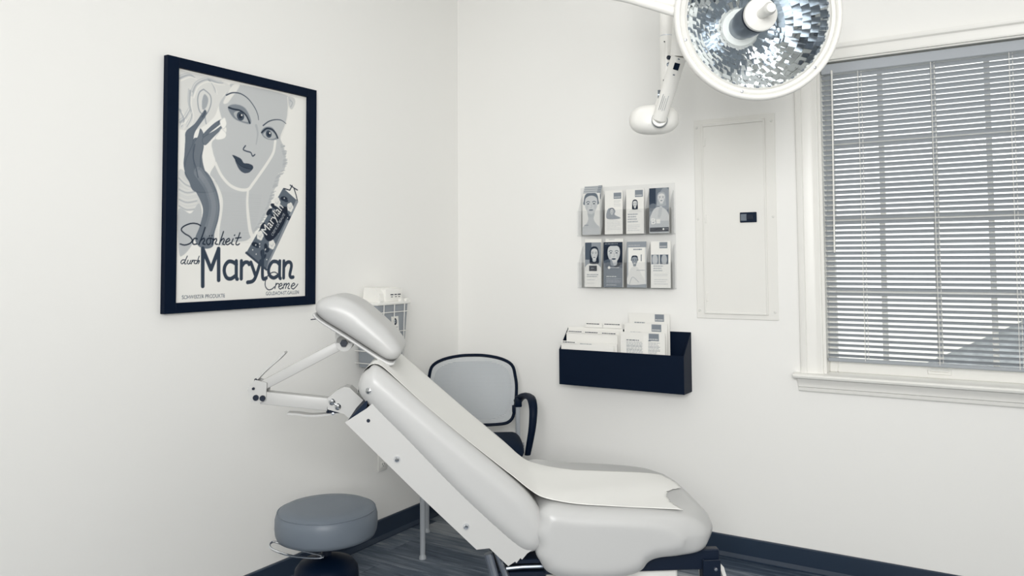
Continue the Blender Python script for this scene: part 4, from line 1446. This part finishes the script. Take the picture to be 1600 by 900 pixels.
def p7(cc):
    cc.rect(0, 0, 100, 30, 150); cc.lines(10, 82, 18, 25, 1, 205, 3)
    cc.rect(0, 215, 100, 235, 150); cc.rect(0, 30, 8, 215, 170); cc.rect(92, 30, 100, 215, 200)
    cc.lines(34, 78, 38, 48, 1, 60, 4)
    cc.rect(72, 66, 75, 100, 60)
    cc.poly([(4, 215), (10, 160), (28, 130), (56, 132), (76, 170), (92, 200), (88, 215)], 222, soft=1)
    cc.stroke([(14, 215), (30, 180), (60, 205)], 3, 150, k=.6)
    face(cc, 40, 98, 21, 150, 18, 235, SHORT, 100)
    cc.lines(50, 92, 144, 149, 1, 60, 4)
def p8(cc):
    logo(cc, 44, 6, 84, 36)
    cc.rect(4, 68, 42, 115, 120); cc.ell(22, 92, 14, 26, 190, 1, 4); cc.rect(46, 68, 88, 115, 90); cc.ell(68, 92, 14, 26, 178, 1, 4)
    cc.lines(14, 62, 122, 156, 3, 150, 5, .7, .5); cc.lines(16, 84, 164, 178, 2, 205, 6, .7, .5); cc.lines(18, 86, 190, 222, 3, 190, 7, .7, .4)
tops = [('brochure with a large female face beneath grey leaflets, upper tier', p1, .842, .100), ('white brochure with a small reclining figure and grey square', p2, .971, .100), ('white brochure with a small dark-haired woman and grey square', p3, 1.091, .096), ('brochure with a smiling blonde woman and dark bottom band', p4, 1.216, .104)]
bots = [('white brochure with a long-haired woman above a dark square', p5, .854, .092), ('dark grey brochure with a close-up female face', p6, .960, .107), ('brochure with a smiling man in a white shirt', p7, 1.091, .106), ('white brochure with two skin photos below a grey square', p8, 1.220, .104)]
for k_, (lb, fn, x, w) in enumerate(tops):
    leaflet(lb, x, 1.5345, w, .218 if k_ == 0 else .226, -.0525, fn)
for k_, (lb, fn, x, w) in enumerate(bots):
    leaflet(lb, x, 1.2625, w, .232, -.0525, fn)
def ptop(cc):
    cc.a[:] = 205; cc.rect(78, 0, 100, 40, 110); cc.rect(0, 4, 100, 14, 165)
for k_ in range(4):
    leaflet('%s grey leaflet standing behind the large-face brochure' % ('first', 'second', 'third', 'rearmost')[k_], .843 + .0008 * k_, 1.537 + .011 * k_, .103, .222, -.0475 + .0045 * k_, ptop)
leaflet('white leaflet standing behind the long-haired woman brochure', .850, 1.264, .096, .248, -.046, lambda cc: None)
leaflet('white leaflet standing behind the dark grey brochure', .968, 1.264, .100, .248, -.046, lambda cc: cc.lines(20, 60, 3, 8, 1, 150, 3))

# ================================================================== WALL FILE HOLDER
FH_ = thing('wall_file_holder', 'black open-top wall file holder below the brochure rack', 'file holder', (1.07, 0, .755))
FX0, FX1 = .728, 1.406
def fpart(name, bm):
    return obj(name, bm, 'navy', FH_, 20, world=True)
fpart('back_panel', box(B(), FX0, FX1, -.006, -.001, .757, 1.046, .001, 1))
fpart('front_panel', box(B(), FX0, FX1, -.112, -.107, .757, .940, .001, 1))
fpart('bottom_panel', box(B(), FX0, FX1, -.107, -.006, .757, .762))
for x in (FX0, FX1 - .005):
    bm = B()
    prism(bm, [(-.107, .762), (-.006, .762), (-.006, 1.046), (-.107, .940)], x, x + .005, 'yz')
    fpart('side_panel', bm)
def sheet(name, label, x0, x1, z0, z1, y, painter=None, tabs=(), lean_=.0, grp='paperwork in the wall file holder', th=.0025):
    t = thing(name, label, 'paper' if name != 'file_folder' else 'folder', (x0, y, z0), 0, grp)
    w, h = x1 - x0, z1 - z0
    mt = Matrix.Rotation(-lean_, 4, 'X')
    b = obj('page' if name != 'file_folder' else 'cover', box(B(), 0, w, 0, th, 0, h), 'sheet', t, 0)
    b.matrix_basis = mt
    for (a, q, hh) in tabs:
        bm = B()
        prism(bm, [(a * w - .006, h - .001), (a * w, h + hh), (q * w, h + hh), (q * w + .006, h - .001)], 0, .0012)
        tb = obj('tab', bm, 'sheet', b, 0)
        bm = B()
        rgx = random.Random(int(a * 100) + int(z1 * 1000))
        xx = a * w + .004
        while xx < q * w - .012:
            l = rgx.uniform(.006, .016)
            box(bm, xx, min(xx + l, q * w - .003), -.0005, .0002, h + hh - .009, h + hh - .005)
            xx += l + .002
        obj('tab_lettering', bm, 'gap', tb, 0)
    if painter:
        cc = Canvas(w * 1000, h * 1000, 0.45, 240)
        painter(cc, w * 1000, h * 1000)
        p = obj('letterhead', cc.mesh(w, h), None, t)
        p.matrix_basis = mt @ Matrix.Translation((0, -.0004, 0))
    return t
def letter(q):
    def f(cc, w, h):
        logo(cc, w * .64, 4, w * .86, 40)
        if q:
            cc.lines(w * .14, w * .50, 38, 46, 1, 60, 3, .8, .5)
            cc.lines(w * .14, w * .50, 48, 130, 13, 130, 4, .8, .4)
            cc.lines(w * .62, w * .70, 38, 46, 1, 60, 3, .8, .5)
            cc.lines(w * .62, w * .88, 48, 130, 13, 140, 5, .8, .4)
        else:
            cc.lines(w * .15, w * .52, 46, 54, 1, 90, 8, .8, .5)
    return f
g1 = 'white folders in the left of the wall file holder'
sheet('file_folder', 'white folder with one raised tab in front in the file holder', .735, 1.035, .766, .969, -.100, None, ((.02, .30, .014),), grp=g1)
sheet('file_folder', 'white folder with a small centred title, middle row of file holder', .738, 1.050, .766, .978, -.092, lambda cc, w, h: cc.lines(w * .33, w * .55, 8, 13, 1, 60, 2), (), grp=g1)
sheet('file_folder', 'white folder with three name tabs in the file holder', .752, 1.045, .766, 1.022, -.072, None, ((.03, .33, .015), (.36, .66, .014), (.69, .97, .013)), grp=g1)
sheet('file_folder', 'white folder with two high tabs at the back of the file holder', .746, 1.060, .766, 1.052, -.040, None, ((.33, .62, .026), (.66, .97, .027)), grp=g1)
sheet('file_folder', 'plain white folder between the tabbed rows in the file holder', .750, 1.056, .766, 1.036, -.055, None, (), grp=g1)
sheet('letterhead_sheet', 'printed letter with grey square logo in front in the file holder', 1.072, 1.308, .766, 1.043, -.098, letter(True), lean_=.0)
obj('fold_strip', box(B(), 1.196, 1.221, -.1005, -.0985, .90, 1.028), 'sheet', bpy.data.objects['letterhead_sheet'], 0, world=True)
sheet('letterhead_sheet', 'blank letter with grey square logo, middle of three in file holder', 1.080, 1.308, .766, 1.086, -.067, letter(False))
sheet('letterhead_sheet', 'tallest letter with grey square logo standing at the holder back', 1.092, 1.310, .766, 1.134, -.037, letter(False))

# ================================================================== BREAKER PANEL
BP = thing('breaker_panel', 'white flush electrical panel cover with small black latch', 'electrical panel', (1.633, 0, 1.117))
def ppart(name, bm, m='panelpaint', parent=BP, smooth=20):
    return obj(name, bm, m, parent, smooth, world=True)
ppart('cover_plate', box(B(), 1.438, 1.828, -.005, -.0005, 1.117, 2.086, .002, 1))
bm = B()
box(bm, 1.478, 1.783, -.009, -.004, 1.140, 2.066, .002, 2)
dr = ppart('door', bm)
bm = B()
for (x0, x1, z0, z1) in ((1.478, 1.486, 1.14, 2.066), (1.775, 1.783, 1.14, 2.066), (1.486, 1.775, 1.14, 1.150), (1.486, 1.775, 2.050, 2.066)):
    box(bm, x0, x1, -.0125, -.008, z0, z1, .0018, 1)
ppart('door_lip', bm, 'panelpaint', dr)
for z in (1.22, 1.60, 1.975):
    ppart('hinge', box(B(), 1.486, 1.496, -.013, -.008, z - .02, z + .02, .001, 1), 'panelpaint', dr)
bm = B()
box(bm, 1.660, 1.738, -.016, -.008, 1.576, 1.624, .002, 1)
la = ppart('latch', bm, 'gap', dr)
ppart('latch_slide', box(B(), 1.695, 1.724, -.019, -.015, 1.590, 1.612, .001, 1), 'black', la)
ppart('latch_rim', box(B(), 1.664, 1.692, -.0175, -.0155, 1.584, 1.616, .0008, 1), 'stool', la)
for x in (1.452, 1.812):
    for z in (1.155, 1.60, 2.05):
        bm = B()
        lathe(bm, [(0, 0), (.0065, 0), (.005, .003), (0, .004)], (x, -.005, z), (0, -1, 0), 12)
        ppart('cover_screw', bm, 'paleplastic')

# ================================================================== SHARPS BIN ON THE LEFT WALL
SB = thing('sharps_bin', 'grey waste bin with white lid in a wire wall bracket', 'sharps bin', (0, -.752, .885))
def spart(name, bm, m, smooth=25):
    return obj(name, bm, m, SB, smooth, world=True)
rings = []
for z, k in ((.885, .86), (.895, .875), (1.19, 1.0)):
    y0, y1 = -.752 - .118 * k, -.752 + .118 * k
    x1 = .012 + .135 * k
    r = .012
    ring = []
    for (cx, cy, a0_) in ((x1 - r, y1 - r, 0), (.012 + r, y1 - r, 90), (.012 + r, y0 + r, 180), (x1 - r, y0 + r, 270)):
        for j in range(5):
            a = math.radians(a0_ + j * 22.5)
            ring.append((cx + r * math.cos(a), cy + r * math.sin(a), z))
    rings.append(ring)
spart('bin_body', loft(B(), rings), 'bin', 40)
bm = B()
box(bm, .004, .158, -.878, -.626, 1.188, 1.204, .005, 2)
ld = spart('lid', bm, 'whiteplastic')
bm = B()
prism(bm, [(.02, 1.203), (.135, 1.203), (.128, 1.245), (.10, 1.272), (.03, 1.275)], -.835, -.665)
obj('drop_hood', bm, 'whiteplastic', ld, 25, world=True)
obj('hood_side', box(B(), .10, .14, -.80, -.672, 1.203, 1.268, .006, 2), 'whiteplastic', ld, 30, world=True)
for y in (-.85, -.70, -.655):
    obj('lid_clip', box(B(), .14, .158, y - .012, y + .012, 1.20, 1.216, .003, 1), 'whiteplastic', ld, 30, world=True)
bm = B()
for k_, y in enumerate((-.765, -.735, -.71)):
    box(bm, .1400, .1408, y, y + .022 - .004 * (k_ % 2), 1.235, 1.240)
    box(bm, .1400, .1408, y + .004, y + .018, 1.225, 1.228)
obj('hood_print', bm, 'gap', ld, 0, world=True)
for z, k in ((1.152, 1.0), (1.055, .965), (.965, .925), (.905, .89)):
    y0, y1, x1 = -.752 - .122 * k, -.752 + .122 * k, .015 + .138 * k
    pth = [(.0, y0, z)] + [(x1 - .015, y0, z), (x1 - .004, y0 + .004, z), (x1, y0 + .015, z)] + [(x1, y1 - .015, z), (x1 - .004, y1 - .004, z), (x1 - .015, y1, z), (.0, y1, z)]
    spart('wire', sweep(B(), pth, .0024, 8), 'white')
for y in (-.83, -.752, -.675):
    spart('wire', sweep(B(), [(.156, y, 1.19), (.152, y, 1.10), (.148, y * .998, 1.0), (.139, y * .996, .90), (.13, y * .995, .88), (.03, y * .995, .878)], .0024, 8), 'white')
cc = Canvas(54, 105, 1.0, 232)
cc.lines(4, 48, 6, 24, 3, 150, 2); cc.ell(28, 46, 13, 17, 22); cc.ell(28, 46, 7, 9, 150); cc.ell(28, 46, 3, 4, 20)
cc.lines(6, 48, 72, 100, 4, 120, 5); cc.rect(8, 74, 18, 84, 60)
lab = obj('warning_label', cc.mesh(.054, .105), None, SB)
lab.rotation_euler = (math.radians(-4), 0, math.radians(90))
lab.location = (.1495, -.764 + .752, 1.045 - .885)

# ================================================================== WALL OUTLET
WO = thing('wall_outlet', 'white duplex wall outlet behind the exam chair', 'outlet', (0, -.666, .397))
def opart(name, bm, m, smooth=30, parent=WO):
    return obj(name, bm, m, parent, smooth, world=True)
opart('cover_plate', box(B(), .0005, .007, -.701, -.631, .340, .455, .003, 2), 'whiteplastic')
for z in (.372, .423):
    rc = opart('receptacle', box(B(), .006, .0095, -.683, -.649, z - .015, z + .015, .003, 2), 'whiteplastic')
    for y in (-.673, -.659):
        opart('slot', box(B(), .0092, .0099, y - .001, y + .001, z - .002, z + .007), 'black', 0, rc)
    opart('ground_hole', cyl(B(), (.0092, -.666, z - .008), (.0099, -.666, z - .008), .0025, n=10), 'black', 0, rc)
opart('plate_screw', lathe(B(), [(0, 0), (.003, 0), (.0025, .0012), (0, .0015)], (.007, -.666, .3975), (1, 0, 0), 10), 'satin')
